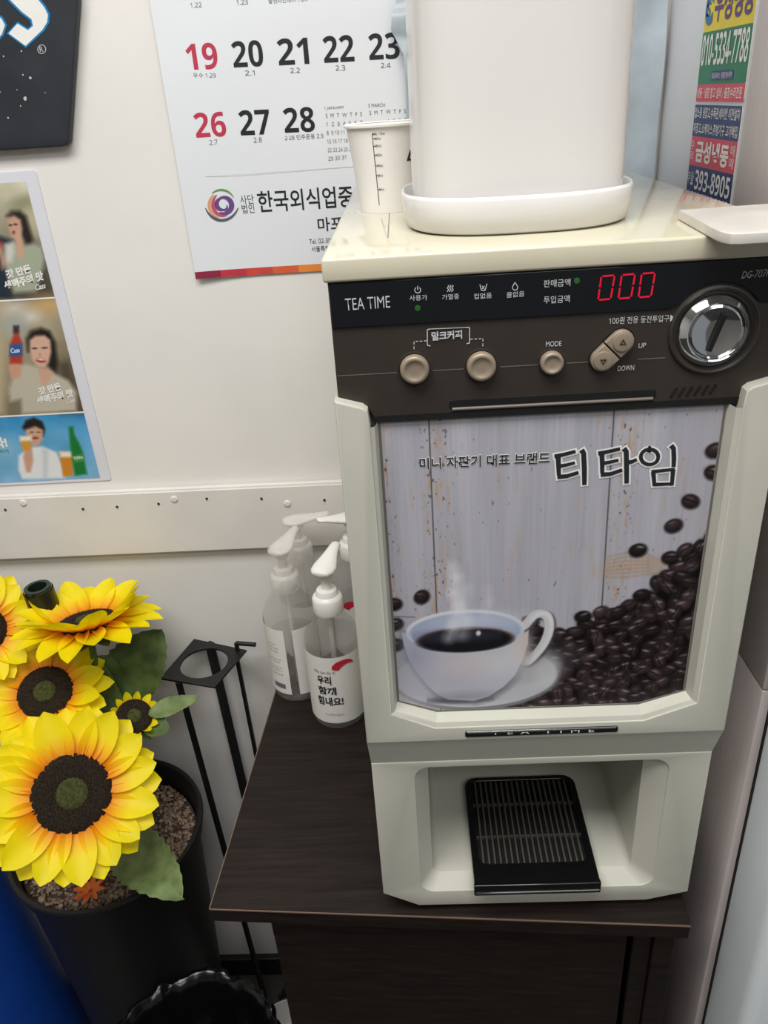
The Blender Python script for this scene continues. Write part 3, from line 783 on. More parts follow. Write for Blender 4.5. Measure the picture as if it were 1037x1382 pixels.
def brush(extra, y, m, nm):
    bm = NB(); y0_ = y
    for i_, (pts, w) in enumerate(TITLE):
        y = y0_-i_*.000004
        P = [np.array(FP(*cz2(*p), y=y)) for p in pts]; L0, L1 = [], []
        ws = np.array([1.0]+[.9]*(len(P)-2)+[.8])*w*1.22/2.033*PS/2+extra
        dd = (P[0]-P[1])/np.linalg.norm(P[0]-P[1]); P[0] = P[0]+dd*extra
        dd = (P[-1]-P[-2])/np.linalg.norm(P[-1]-P[-2]); P[-1] = P[-1]+dd*extra
        for i, p in enumerate(P):
            d = P[min(i+1, len(P)-1)]-P[max(i-1, 0)]; d = d/np.linalg.norm(d); n = np.array([-d[1], d[0]])*ws[i]
            L0.append((p[0]+n[0], y, p[1]+n[1])); L1.append((p[0]-n[0], y, p[1]-n[1]))
        loft(bm, [L0, L1], False)
    return obj(nm, bm, m, pp)
brush(.0011, YP-.0003, M_white, 'title_outline'); brush(0, YP-.0006, M_ink, 'title_lettering')

# ------------------------------------------------------------------ things on top of the machine
LZ = .5626
# planter and saucer: rounded square plan
pcx, pcy = .1195, .112
def squircle(a, b, z, n=64, e=2.7):
    pts = []
    for i in range(n):
        t = 2*math.pi*i/n; c, s = math.cos(t), math.sin(t)
        pts.append((pcx+a*math.copysign(abs(c)**(2/e), c), pcy+b*math.copysign(abs(s)**(2/e), s), z))
    return pts
sa = thing('planter_saucer', 'white ceramic saucer under the tall planter on the coffee machine', 'saucer', (pcx, pcy, LZ))
loft_l = [squircle(.068, .070, LZ), squircle(.0715, .0735, LZ+.002), squircle(.0738, .0758, LZ+.012), squircle(.0742, .0762, LZ+.020), squircle(.0732, .0752, LZ+.0222),
          squircle(.0718, .0738, LZ+.0212), squircle(.0708, .0728, LZ+.007), squircle(.066, .068, LZ+.004)]
obj('dish', loft(NB(), loft_l, True, True, True), M_ceramic, sa, 'all')
pa, pb = on(562, 280, 1, pcy)[0], on(832, 262, 1, pcy)[0]
qa, qb = on(548, 0, 1, pcy), on(845, 0, 1, pcy)
ra = (pb-pa)/2; rtop = (qb[0]-qa[0])/2; zt0 = (qa[2]+qb[2])/2
slope = (rtop-ra)/(zt0-(LZ+.02)); H1 = LZ+.0045
rz = lambda z: ra+slope*(z-(LZ+.02))
pl = thing('planter', 'tall white ceramic planter standing in a saucer on the coffee machine', 'planter', (pcx, pcy, H1))
squ3 = lambda a, b, z: squircle(a, b, z, 64, 3.2)
L2 = [squircle(rz(H1)-.003, rz(H1)-.002, H1), squ3(rz(H1+.003), rz(H1+.003)+.001, H1+.003)]
ZT = .85
for z in np.linspace(H1+.02, ZT-.004, 8): L2.append(squ3(rz(z), rz(z)+.001, z))
L2 += [squ3(rz(ZT)-.001, rz(ZT), ZT), squ3(rz(ZT)-.005, rz(ZT)-.004, ZT), squ3(rz(ZT)-.006, rz(ZT)-.005, ZT-.004), squ3(rz(ZT)-.008, rz(ZT)-.007, ZT-.03)]
obj('pot_wall', loft(NB(), L2, True, True, False), M_ceramic, pl, 'all')
obj('soil', loft(NB(), [squ3(rz(ZT)-.0075, rz(ZT)-.0065, ZT-.026), squ3(.02, .02, ZT-.022)], True, False, True), mat('soil_dark', '3A2C22', .9, bump=.6), pl)
# paper cup
cpx, cpy = on(520, 296, 2, LZ)[0]+.0005, .207
cpx, cpy = .0372, .2005
pcup = thing('paper_cup', 'white paper cup with printed measuring scale, beside the planter on the coffee machine', 'cup', (cpx, cpy, LZ))
ch = .0605; r0c, r1c = .0238, .0305
bm = NB(); lathe(bm, [(.0001, .004), (r0c-.001, .004), (r0c-.0006, 0), (r0c, 0), (r0c, .001), (r1c, ch-.002), (r1c+.0014, ch-.0015), (r1c+.0016, ch-.0002), (r1c+.0006, ch+.0006), (r1c-.0004, ch-.0006), (r0c-.0004, .006), (.0001, .006)], (cpx, cpy, LZ), 56)
obj('cup_wall', bm, M_cup, pcup, True)
obj('rim_roll', lathe(NB(), [(r1c+.0004, ch-.0022), (r1c+.0020, ch-.0016), (r1c+.0021, ch-.0002), (r1c+.0008, ch+.0008), (r1c-.0005, ch)], (cpx, cpy, LZ), 56), M_cup, pcup, True)
def cupmap(a0, h0, h1, width):
    def f(s, t):
        h = h0+(h1-h0)*t; r = r0c+(r1c-r0c)*h/ch+.0004; a = a0+(s-.5)*width/r
        return np.array([cpx+r*math.sin(a), cpy-r*math.cos(a), LZ+h])
    return f
A0 = -.36
text('|', cupmap(A0, .006, ch*.90, .0005), M_ink, pcup, 'scale_line', 0)
for f_, tt in ((.90, 'FULL 170ml'), (.85, '160ml'), (.77, '150ml'), (.67, '120ml'), (.55, '100ml'), (.44, '80ml'), (.28, '50ml')):
    text('–', cupmap(A0+.045, ch*f_-.0002, ch*f_+.0002, .003), M_ink, pcup, 'scale_tick')
    text(tt, cupmap(A0+.045+.05+len(tt)*.006, ch*f_-.0008, ch*f_+.0010, .0009*len(tt)), M_ink, pcup)
text('L', cupmap(.60, ch*.58, ch*.70, .006), M_ink, pcup, bold=.03, shear=.3)
# white plate at the right front
bm = NB()
z_pl = LZ+.0003
lp = [tuple(on(u, v, 2, LZ+.0055)[:2]) for u, v in ((917, 284), (967, 310.5), (976, 314), (987, 316), (1000, 316))]
lp = lp+[(.2975, lp[-1][1]-.001), (.2975, on(993, 278, 2, LZ+.0055)[1])]
sp = obj('white_plate', plate(bm, [lp], z_pl, z_pl+.0056, .0006, flat), mat('plate_white', 'CFCAC2', .3), None, True, origin=(lp[0][0]+.03, lp[0][1]-.02, z_pl))
tag(sp, 'flat white plastic plate with rounded corner lying on the coffee machine beside the refrigerator', 'plate')

# ------------------------------------------------------------------ calendar
CY = WALL-.0016
def CP(u, v): p = on(u, v, 1, CY); return (p[0], p[2])
cl, cb = CP(266, 376)[0], CP(266, 376)[1]
crx = cl+.362; ctop = cb+.49
cal = thing('wall_calendar', 'white wall calendar sheet with large red and black dates and striped bottom edge', 'calendar', (.0, CY, cb))
bm = NB(); nx, nz = 14, 20; grid = []
def cal_y(x, z):
    s = (x-cl)/(crx-cl); t = (z-cb)/(ctop-cb)
    return CY-.0004-.0045*max(0, 1-s*5)**2*(1-.5*t)
def calsheet(off):
    return [[(cl+(crx-cl)*i/nx, cal_y(cl+(crx-cl)*i/nx, cb+(ctop-cb)*j/nz)+off, cb+(ctop-cb)*j/nz) for i in range(nx+1)] for j in range(nz+1)]
loft(bm, calsheet(0), False); loft(bm, calsheet(.0003), False)
obj('page', bm, M_paper, cal, 'all')
def ctext(body, a, b, h, m, **k):
    A, B = CP(*a), CP(*b); t = CP(a[0], a[1]-h)[1]
    f = aff((A[0], 0, A[1]), (B[0], 0, B[1]), (A[0], 0, t))
    def g(s, q):
        p = f(s, q); p[1] = cal_y(p[0], p[2])-.0003; return p
    text(body, g, m, cal, **k)
for i, (d, sub) in enumerate((('19', '우수 1.29'), ('20', '2.1'), ('21', '2.2'), ('22', '2.3'), ('23', '2.4'), ('24', '2.5'), ('25', '2.6'))):
    u = 255+i*61.0; v = 95-i*3.4; w_ = 41
    ctext(d, (u, v), (u+w_, v-2.2), 36, M_red if i == 0 else (M_sbl if i == 6 else M_ink), bold=.03, name='date_number')
    ws = 30 if i == 0 else 13
    ctext(sub, (u+21-ws/2+1, v+10.5), (u+21+ws/2+1, v+10), 7, M_inkg, name='date_note')
for i, (d, sub, ws) in enumerate((('26', '2.7', 11), ('27', '2.8', 11), ('28', '2·28 민주운동 2.9', 52))):
    u = 266+i*59.5; v = 186-i*3.2
    ctext(d, (u, v), (u+41, v-2), 34, M_red if i == 0 else M_ink, bold=.03, name='date_number')
    c_ = u+23+(3 if i == 2 else 0)
    ctext(sub, (c_-ws/2, v+10), (c_+ws/2, v+9-(.04*ws if ws > 20 else 0)), 7, M_inkg, name='date_note')
for i, d in enumerate(('12', '13', '14', '15', '16', '17', '18')):
    u = 242+i*62.5; v = -2-i*3.6
    ctext(d, (u, v), (u+42, v-2.2), 37, M_red if i == 0 else (M_sbl if i == 6 else M_ink), bold=.03, name='date_number')
ctext('1.22', (258, 11), (273, 10), 7, M_inkg, name='date_note'); ctext('1.23', (320, 7), (335, 6), 7, M_inkg, name='date_note')
ctext('발렌타인데이 1.24', (363, 5), (415, 2), 7.5, M_inkg, name='date_note')
jan = ['S  M  T  W  T  F  S', '1  2  3  4  5  6  7', '8  9 10 11 12 13 14', '15 16 17 18 19 20 21', '22 23 24 25 26 27 28', '29 30 31']
mar = ['S  M  T  W  T  F  S', '1  2  3  4', '5  6  7  8  9 10 11', '12 13 14 15 16 17 18', '19 20 21 22 23 24 25', '26 27 28 29 30 31']
ctext('1 JANUARY', (438, 149), (465, 147.5), 5, M_inkg, name='small_month'); ctext('3 MARCH', (497, 145), (520, 144), 5, M_inkg, name='small_month')
for i, (a, b) in enumerate(zip(jan, mar)):
    v = 159+i*11.6
    ctext(a, (440+i*.7, v), ((464 if i == 5 else 489)+i*.7, v-2.5), 5.5, M_inkg, name='small_month')
    ctext(b, ((523 if i == 1 else 499)+i*.7, v-4), (548+i*.7, v-6.5), 5.5, M_inkg, name='small_month')
ctext('사단\n법인', (327, 288), (345, 287), 25, M_ink, ls=.9)
ctext('한국외식업중', (350, 287), (478, 279), 29, M_ink, bold=.012)
ctext('마포', (430, 313), (464, 310), 19, M_ink, bold=.012)
ctext('Tel. 02-309-', (418, 329), (453, 327), 6.5, M_ink); ctext('서울특별시', (421, 340), (451, 338), 7.5, M_ink)
# rule line and emblem
p, q = CP(278, 238), CP(478, 227)
obj('rule_line', bar(NB(), (p[0], cal_y(*p)-.0003, p[1]), (q[0], cal_y(*q)-.0003, p[1]), .0001, .0003), mat('pale_rule', 'BFC3C8', .5), cal)
def ribbon(pts, ws, m, name='emblem', y=-.0005):
    bm = NB(); L0, L1 = [], []
    for i, p in enumerate(pts):
        d = np.array(pts[min(i+1, len(pts)-1)])-np.array(pts[max(i-1, 0)]); d = d/np.linalg.norm(d); n = np.array([-d[1], d[0]])*ws[i]/2
        for LL, s_ in ((L0, 1), (L1, -1)):
            x, z = CP(p[0]+n[0]*s_, p[1]+n[1]*s_); LL.append((x, cal_y(x, z)+y, z))
    loft(bm, [L0, L1], False); return obj(name, bm, m, cal)
def arcq(u, v, ru, rv, a0, a1, n=24): return [(u+ru*math.cos(math.radians(t)), v-rv*math.sin(math.radians(t))) for t in np.linspace(a0, a1, n)]
M_emp = mat('emblem_purple', '6B4A8A', .5); M_emr = mat('emblem_red', 'C4556A', .5); M_eml = mat('emblem_lime', '6F9A5A', .5); M_emo = mat('emblem_orange', 'E0A070', .5)
tap = lambda n, w: [w*(.25+.75*math.sin(math.pi*(i+.5)/n)) for i in range(n)]
ribbon(arcq(299, 276, 19, 20, 30, 130), tap(24, 3), M_eml)
ribbon(arcq(300, 276, 17, 18, 130, 255), tap(24, 4), M_emo)
ribbon(arcq(302, 275, 14, 16, 130, 290), tap(24, 5), M_emr)
ribbon(arcq(302, 277, 11, 11, -120, 120), tap(24, 7), M_emp)
ribbon(arcq(301, 275, 8, 8, 100, 290), tap(24, 6), M_emp); ribbon(arcq(303, 279, 4, 4, 200, 400), tap(24, 3), M_emp)
ribbon(arcq(300, 268, 24, 29, 205, 335), tap(24, 4), mat('emblem_slate', '596070', .5))
cols = ['8E2A45', 'C43A4A', 'CF4B42', 'D9623F', 'E58A3C', 'EBA544', 'F0B850', 'F3C766']
xs2 = [CP(u, 370)[0] for u in (266, 300, 335, 370, 405, 441)]; dxs = xs2[2]-xs2[1]
edges = [cl]+[cl+(xs2[1]-xs2[0])+dxs*i for i in range(7)]+[crx]
zt2 = CP(266, 366)[1]
for i in range(8):
    L0 = [(edges[i]+(edges[i+1]-edges[i])*k/4, 0, 0) for k in range(5)]
    bm = NB(); loft(bm, [[(p[0], cal_y(p[0], z)-.00035, z) for p in L0] for z in (cb+.0003, zt2)], False)
    obj('color_block', bm, mat('stripe_%d' % i, cols[i], .5), cal)
# pale blue plastic sheet hanging over the calendar beside the planter
rs = random.Random(5)
ol = [(545, -60), (534, 8), (529, 20), (528, 42), (534, 52), (545, 75), (548, 120), (549, 172)]
bm = NB(); rows = []
for i in range(25):
    f_ = i/24*(len(ol)-1); k_ = min(int(f_), len(ol)-2); g_ = f_-k_
    u = ol[k_][0]+(ol[k_+1][0]-ol[k_][0])*g_; v = ol[k_][1]+(ol[k_+1][1]-ol[k_][1])*g_
    x, z = FP(u, v, WALL-.010)
    zb2 = .50; ztp = rows[0][0][2] if rows else z; zr_ = ztp-(ztp-zb2)*i/24
    rows.append([(x+(.300-x)*j/30, WALL-.013+.003*math.sin(j*1.1+i*.25)+.002*math.sin(i*.6+j*.4), z+(zr_-z)*min(1, j/12)**1.5) for j in range(31)])
loft(bm, rows, False)
loft(bm, [[(x, y+.0004, z) for x, y, z in r] for r in rows], False)
ps = obj('plastic_sheet', bm, mat('pale_blue_plastic', 'B2BEC6', .35, alpha=.9), None, 'all', origin=rows[12][9])
tag(ps, 'crumpled pale blue plastic sheet hanging over the calendar behind the planter', 'plastic sheet')

# ------------------------------------------------------------------ dark sign board
BY = WALL-.012
def BP(u, v): p = on(u, v, 1, BY); return (p[0], p[2])
e1, e2, e3 = BP(105, 0), BP(92, 178), BP(0, 201)
dxe = (e1[0]-e2[0])/(e1[1]-e2[1])
ztb = e1[1]+.14
bl = -.62
cr_ = []
c0 = BP(79, 184)
for t in np.linspace(-90, -8, 8): cr_.append((c0[0]+.0105*math.cos(math.radians(t)), c0[1]+.0095*math.sin(math.radians(t))))
zb_ = c0[1]-.0095
brd = [(bl+.03, zb_), *cr_, (e1[0], e1[1]), (e1[0]+dxe*.14*.6, ztb), (bl-.02, ztb), (bl, zb_+.03)]
sb = thing('sign_board', 'dark board with white and blue beer logo letters, hung on the wall', 'sign', ((bl+e1[0])/2, BY, zb_))
obj('board', plate(NB(), [brd], BY, WALL-.0005, .002), mat('board_slate', '2C3036', .5, var=.15, scale=25), sb, True)
M_cyan = mat('logo_blue', '1E86C4', .4)
S_last = [(-5, -40), (25, -36), (40, -15), (52, 0), (60, 10), (65, 20), (64, 30), (58, 40), (35, 62), (12, 45), (24, 32), (38, 41), (45, 35), (43, 26), (30, 16), (16, 2), (2, -14)]
S_prev = [(-60, 5), (-30, 10), (-8, 18), (2, 25), (7, 34), (3, 46), (-10, 62), (-40, 60), (-30, 42), (-14, 44), (-10, 36), (-40, 22)]
def grow(pts, d):
    P = np.array(pts, float); out = []
    ar = sum(P[i][0]*P[(i+1) % len(P)][1]-P[(i+1) % len(P)][0]*P[i][1] for i in range(len(P)))
    sg = 1 if ar > 0 else -1
    for i in range(len(P)):
        a, b, c = P[i-1], P[i], P[(i+1) % len(P)]
        n1_ = np.array([(b-a)[1], -(b-a)[0]]); n2_ = np.array([(c-b)[1], -(c-b)[0]])
        n = n1_/np.linalg.norm(n1_)+n2_/np.linalg.norm(n2_); n /= max(np.linalg.norm(n), .5)
        out.append(tuple(b+n*d*sg))
    return out
for S_ in (S_last, S_prev):
    lo_ = obj('logo_outline', plate(NB(), [[BP(*p) for p in grow(S_, 2.6)]], BY-.0004, BY+.0002), M_cyan, sb)
    obj('logo_letter', plate(NB(), [[BP(*p) for p in S_]], BY-.0007, BY+.0002), M_white, sb)
bm = NB(); plate(bm, [[BP(*p) for p in arcq(56.5, 66.5, 5.8, 6.3, 0, 345, 24)], [BP(*p) for p in arcq(56.5, 66.5, 5.0, 5.5, 0, 345, 24)]], BY-.0004, BY+.0002)
obj('registered_mark', bm, M_wprint, sb)
ptext('R', (54.3, 70.2), (59, 70), 7.5, 1, BY, M_wprint, sb, lift=-.0005, name='registered_mark')
rs = random.Random(8)
for u, v, r_ in ((5, 76, .9), (31, 101, .9), (41, 105, 1.5), (34, 133, 2.2), (28, 143, .8), (11, 159, 1), (61, 125, .6), (0, 124, .8), (29, 69, .9), (23, 121, .6)):
    c = BP(u, v)
    bm = NB(); plate(bm, [[(c[0]+r_*.00065*(1+.5*rs.random())*math.cos(t), c[1]+r_*.00065*(1+.5*rs.random())*math.sin(t)) for t in np.linspace(0, 5.6, 8)]], BY-.0003, BY+.0002)
    obj('paint_chip', bm, M_wprint, sb)

# ------------------------------------------------------------------ laminated poster sheet
QY = WALL-.0015
def QP(u, v): p = on(u, v, 1, QY); return (p[0], p[2])
qx1 = (QP(47, 235)[0]+QP(150, 640)[0])/2; qz1 = QP(0, 233)[1]; qz0 = QP(70, 652)[1]
po = thing('poster_sheet', 'laminated sheet with three beer advertisement photos taped on the wall above the rail', 'poster', (qx1-.14, QY, qz0))
QX0 = qx1-.30
obj('laminate', plate(NB(), [rrect(QX0, qx1, qz0, qz1, .003)], QY, WALL-.0002), mat('laminate_sheet', 'E3E4EC', .22, var=.01, coat=.5), po)
ixr = (QP(37, 245)[0]+QP(133, 643)[0])/2
pq = Canvas(QX0+.012, ixr, QP(70, 648)[1], QP(20, 246)[1], .00065, 6)
def qp(u, v): return (lambda a: (a[0], a[1]))(QP(u, v))
CR6 = lambda a, b: qp(a/3.14, 220+b/3.14)        # coordinates of the enlarged study crop
def Pq(pts, col, soft=.0012, a=1.0): pq.poly([CR6(*p) for p in pts], rgb(col), soft, a)
def Eq(a, b, ra_, rb_, col, ang=0, soft=.0007, al=1.0):
    x, z = CR6(a, b); k_ = 1/3.14*.00088; pq.ell(x, z, ra_*k_, rb_*k_*1.08, rgb(col), ang, soft, al)
zA_ = (CR6(100, 578)[1]+CR6(0, 585)[1])/2; zB_ = (CR6(0, 1070)[1]+CR6(350, 1060)[1])/2
pq.C[:] = rgb('A79F8A')
g = np.clip((pq.Z-zA_)/(pq.zs[-1]-zA_), 0, 1)
up = pq.Z > zA_; mi = (pq.Z <= zA_) & (pq.Z > zB_); lo3 = pq.Z <= zB_
pq.C[up] = (rgb('6C6450')*(1-g[..., None])+rgb('C4BFA6')*g[..., None])[up]
g = np.clip((pq.Z-zB_)/(zA_-zB_), 0, 1)
pq.C[mi] = (rgb('7E7660')*(1-g[..., None])+rgb('B6AA90')*g[..., None])[mi]
g = np.clip((pq.Z-pq.zs[0])/(zB_-pq.zs[0]), 0, 1)
pq.C[lo3] = (rgb('86BBDD')*(1-g[..., None])+rgb('3E92C8')*g[..., None])[lo3]
pq.C += (pq.noise(25, 25)*.02)[..., None]
# upper photo
Eq(100, 170, 60, 22, '8A8E6E', .2, .004, .7); Eq(150, 240, 40, 40, 'C8BD9C', 0, .006, .7)
Pq([(-400, 300), (0, 310), (60, 330), (20, 400), (40, 520), (60, 575), (-400, 575)], '2A3440', .003)
Pq([(150, 340), (200, 420), (240, 570), (60, 575), (40, 540)], '3E3C38', .008, .7)
Pq([(28, 225), (50, 203), (85, 203), (112, 225), (125, 270), (140, 320), (138, 350), (110, 345), (95, 310), (80, 260), (50, 235)], '2E2824', .003)
Pq([(33, 235), (60, 222), (88, 240), (95, 280), (88, 310), (68, 325), (48, 310), (38, 280)], 'CBA18A', .002)
Eq(45, 263, 6, 3, '3A2A26'); Eq(66, 260, 7, 3, '3A2A26'); Eq(60, 295, 7, 6, '8E3E3C', 0, .001)
Pq([(20, 345), (60, 335), (95, 355), (140, 340), (175, 355), (190, 400), (185, 440), (150, 545), (60, 550), (30, 470), (15, 400)], 'A9B09A', .003)
Pq([(22, 345), (58, 335), (62, 380), (50, 420), (26, 420)], 'DCDAD2', .003, .8)
Pq([(62, 300), (72, 288), (84, 290), (96, 330), (104, 380), (92, 410), (78, 395), (70, 345)], 'D2A68E', .002)
Pq([(-20, 340), (8, 330), (16, 345), (4, 360), (-20, 362)], 'A4483A', .002); Pq([(-10, 360), (10, 352), (26, 430), (10, 450)], 'C99C84', .003)
# middle photo
Pq([(-300, 590), (20, 590), (30, 760), (20, 1065), (-300, 1065)], 'B8A98A', .006)
Eq(60, 620, 45, 25, 'D8CFC0', .3, .006, .8); Eq(130, 650, 35, 18, 'E4E2DC', .3, .006, .8); Eq(60, 690, 50, 40, 'A9B0AC', 0, .008, .8); Eq(205, 600, 50, 28, 'D8A868', 0, .01, .8)
Pq([(235, 830), (300, 815), (350, 1000), (355, 1055), (260, 1060)], '4A4034', .008, .8); Pq([(240, 760), (300, 750), (305, 830), (240, 840)], '8A7C62', .006, .7)
Pq([(112, 745), (130, 712), (175, 698), (212, 712), (236, 760), (246, 850), (240, 890), (215, 870), (150, 800), (118, 800)], '282220', .003)
Pq([(126, 750), (150, 732), (190, 730), (214, 750), (218, 800), (208, 845), (186, 868), (160, 862), (138, 835), (126, 790)], 'D9B09A', .002)
Eq(147, 785, 10, 3, '3A2A26'); Eq(190, 783, 11, 3, '3A2A26'); Eq(170, 812, 6, 6, 'C89880'); Eq(174, 836, 20, 9, '9E3A3A', -.15, .001); Eq(174, 832, 15, 4, 'F0E4DC', -.15, .001)
Pq([(70, 860), (110, 850), (165, 865), (180, 900), (215, 885), (290, 920), (325, 970), (325, 1050), (95, 1062), (90, 1000), (45, 1010), (38, 960)], 'C2BAA8', .003)
Pq([(165, 868), (205, 870), (225, 890), (190, 950), (172, 920)], 'D2A68E', .002)
Pq([(40, 840), (90, 840), (92, 880), (84, 910), (48, 912), (36, 870)], 'CE9E84', .002)
Pq([(60, 690), (80, 690), (82, 730), (94, 760), (94, 850), (42, 850), (46, 760), (58, 730)], 'B5402E', .002); Pq([(42, 770), (94, 765), (94, 815), (42, 820)], '2B5FA8', .002); Pq([(58, 690), (80, 690), (80, 718), (58, 720)], '2C3A48', .002)
# lower photo
Eq(20, 1210, 70, 50, 'B8D8EA', 0, .012, .5); Eq(250, 1150, 60, 30, '78B8DC', 0, .012, .5)
Pq([(95, 1120), (110, 1090), (145, 1078), (180, 1095), (192, 1125), (185, 1160), (150, 1130), (105, 1135)], '2A2422', .002)
Pq([(108, 1130), (150, 1115), (182, 1130), (184, 1165), (168, 1195), (140, 1202), (118, 1180)], 'D0A48C', .002)
Eq(150, 1165, 12, 5, '8E3A36', 0, .001); Eq(135, 1140, 6, 2, '3A2A26'); Eq(165, 1140, 6, 2, '3A2A26')
Pq([(80, 1240), (120, 1205), (180, 1200), (240, 1225), (268, 1290), (275, 1335), (95, 1338), (78, 1300)], 'E6E8EA', .002)
Pq([(180, 1205), (205, 1215), (200, 1335), (185, 1335)], 'BFC8D0', .003, .7)
Pq([(105, 1200), (135, 1200), (142, 1260), (130, 1310), (112, 1310), (100, 1250)], 'CFA28A', .002)
Pq([(84, 1160), (134, 1158), (128, 1215), (96, 1218)], 'D89A3A', .002); Pq([(84, 1158), (134, 1156), (133, 1176), (86, 1178)], 'F2EEE6', .002)
Pq([(252, 1225), (315, 1225), (308, 1325), (268, 1328)], 'D2882E', .002); Pq([(252, 1222), (315, 1222), (313, 1246), (256, 1246)], 'F0E8D8', .002)
Pq([(292, 1118), (310, 1116), (316, 1150), (335, 1185), (352, 1225), (370, 1318), (318, 1325), (304, 1240), (296, 1175)], '1F7A36', .002); Pq([(312, 1240), (352, 1232), (358, 1262), (316, 1270)], '4E9A4E', .002)
mkp = None
pq.sheet('photo_print', mat_vcol('poster_print', .35, .4), po, QY-.0004)
for z in (zA_, zB_):
    obj('photo_border', box(NB(), QX0+.012, ixr, QY-.0007, QY-.0004, z-.0009, z+.0009), M_white, po)
def qtext(body, a, b, h, m=None, **k):
    A = (a[0]/3.14, 220+a[1]/3.14); B = (b[0]/3.14, 220+b[1]/3.14)
    ptext(body, A, B, h/3.14, 1, QY-.0005, m or M_white, po, **k)
qtext('갓 만든', (30, 492), (135, 465), 38, bold=.05); qtext('생맥주의 맛', (24, 542), (188, 496), 40, bold=.05); qtext('Cass', (152, 540), (196, 530), 24, shear=.3, bold=.02)
qtext('갓 만든', (168, 985), (262, 962), 34, bold=.05); qtext('생맥주의 맛', (162, 1028), (314, 990), 36, bold=.05); qtext('Cass', (286, 1020), (320, 1012), 18, shear=.3, bold=.01)
qtext('Cass', (48, 806), (86, 802), 20, bold=.02, shear=.2); qtext('TERRA', (312, 1258), (354, 1252), 12, bold=.01)
qtext('자!', (-20, 1212), (36, 1205), 46, bold=.05); qtext('청정라거', (-40, 1232), (38, 1228), 16, M_grn)

# ------------------------------------------------------------------ hand sanitizer bottles
def bottle(cx, cy, R, hb, hs, label, pump_m, head, head_dir, fill, extra=0):
    t = thing('sanitizer_bottle', label, 'bottle', (cx, cy, 0), 'hand sanitizer pump bottles on the table')
    c = (cx, cy, 0)
    prof = [(R*.55, .002), (R*.8, .0006), (R-.003, 0), (R-.0008, .002), (R, .006), (R, hb), (R*.97, hb+.006), (R*.85, hb+.016), (R*.62, hb+.026), (.0155, hs-.002), (.0145, hs)]
    body = obj('body', lathe(NB(), prof, c, 44, None, True), M_clear, t, True)
    R2 = R-.0016
    obj('gel', lathe(NB(), [(R2-.003, .002), (R2, .006), (R2, fill)], c, 40, None, True, True), M_liquid, t, True)
    bm = NB(); ct = hs+.021
    lathe(bm, [(.0135, hs-.005), (.0164, hs-.005), (.0168, hs-.004), (.0168, hs+.012), (.0155, hs+.0145), (.0125, hs+.0165), (.0115, ct), (.0108, ct+.0015), (.0045, ct+.002)], c, 32)
    obj('collar', bm, pump_m, t, True)
    obj('dip_tube', lathe(NB(), [(.003, .008), (.003, ct)], c, 12), M_frost, t, True)
    obj('stem', lathe(NB(), [(.0052, ct-.002), (.005, ct+.014), (.0085, ct+.017), (.0095, ct+.024)], c, 20, None, False, True), pump_m, t, True)
    zh = ct+.022
    d = Vector((math.cos(head_dir), math.sin(head_dir), 0)); n = Vector((-d.y, d.x, 0)); o_ = Vector((cx, cy, zh))
    bm = NB(); loops = []
    for f_, w_, h0, h1 in ((-.014, .003, .003, .008), (-.0125, .009, .001, .009), (-.006, .0135, 0, .010), (.002, .0140, 0, .0115), (.010, .0115, .001, .014), (.018, .0085, .004, .017), (.027, .0065, .010, .019), (.034, .0055, .013, .0195), (.037, .0035, .014, .018)):
        if head == 'flat': h0, h1 = h0*.5, .009+.1*f_; f_ *= 1.1
        lp = []
        for k_ in range(12):
            a = 2*math.pi*k_/12; lp.append(o_+d*f_+n*w_*math.cos(a)+Vector((0, 0, (h0+h1)/2+(h1-h0)/2*math.sin(a))))
        loops.append(lp)
    loft(bm, loops, True, True, True); obj('pump_head', bm, pump_m, t, 'all')
    return t, body
def wrap_label(t, cx, cy, R, a0, a1, z0, z1, m=None):
    return obj('label', lathe(NB(), [(R+.0002, z0), (R+.0002, z1)], (cx, cy, 0), 28, None, False, False, a0, a1), m or M_label, t, True)
def cyl(cx, cy, R, a, z0, z1, wd):
    def f(s, q_):
        th = a+(s-.5)*wd/R; return np.array([cx+(R+.0007)*math.cos(th), cy+(R+.0007)*math.sin(th), z0+(z1-z0)*q_])
    return f
RB = .032
HB, HS = .108, .150
b1 = on(457, 985, 2, 0); b1x, b1y = b1[0], b1[1]+RB
t1, bd1 = bottle(b1x, b1y, RB, HB, HS, 'clear sanitizer bottle with white pump and cheering Korean label beside the coffee machine', M_pump, 'up', math.radians(70), .112)
lab = wrap_label(t1, b1x, b1y, RB, math.radians(185), math.radians(375), .010, .103)
fa = -math.pi/2
at = lambda deg: math.radians(deg)
for w_, z0, z1, wd, dg in (('우리', .066, .078, .0165, 252), ('함께', .0515, .063, .021, 256), ('힘내요!', .036, .0485, .030, 260)):
    text(w_, cyl(b1x, b1y, RB, at(dg), z0, z1, wd), M_ink, t1, bold=.03)
text('We can do it!', cyl(b1x, b1y, RB, at(254), .081, .0855, .025), M_inkg, t1)
text('손소독제 500ml', cyl(b1x, b1y, RB, at(266), .0215, .0245, .021), M_red, t1)
text('HAND SANITIZER GEL', cyl(b1x, b1y, RB, at(280), .0095, .0115, .020), M_inkg, t1)
M_lred = mat('label_red', 'C7283C', .45)
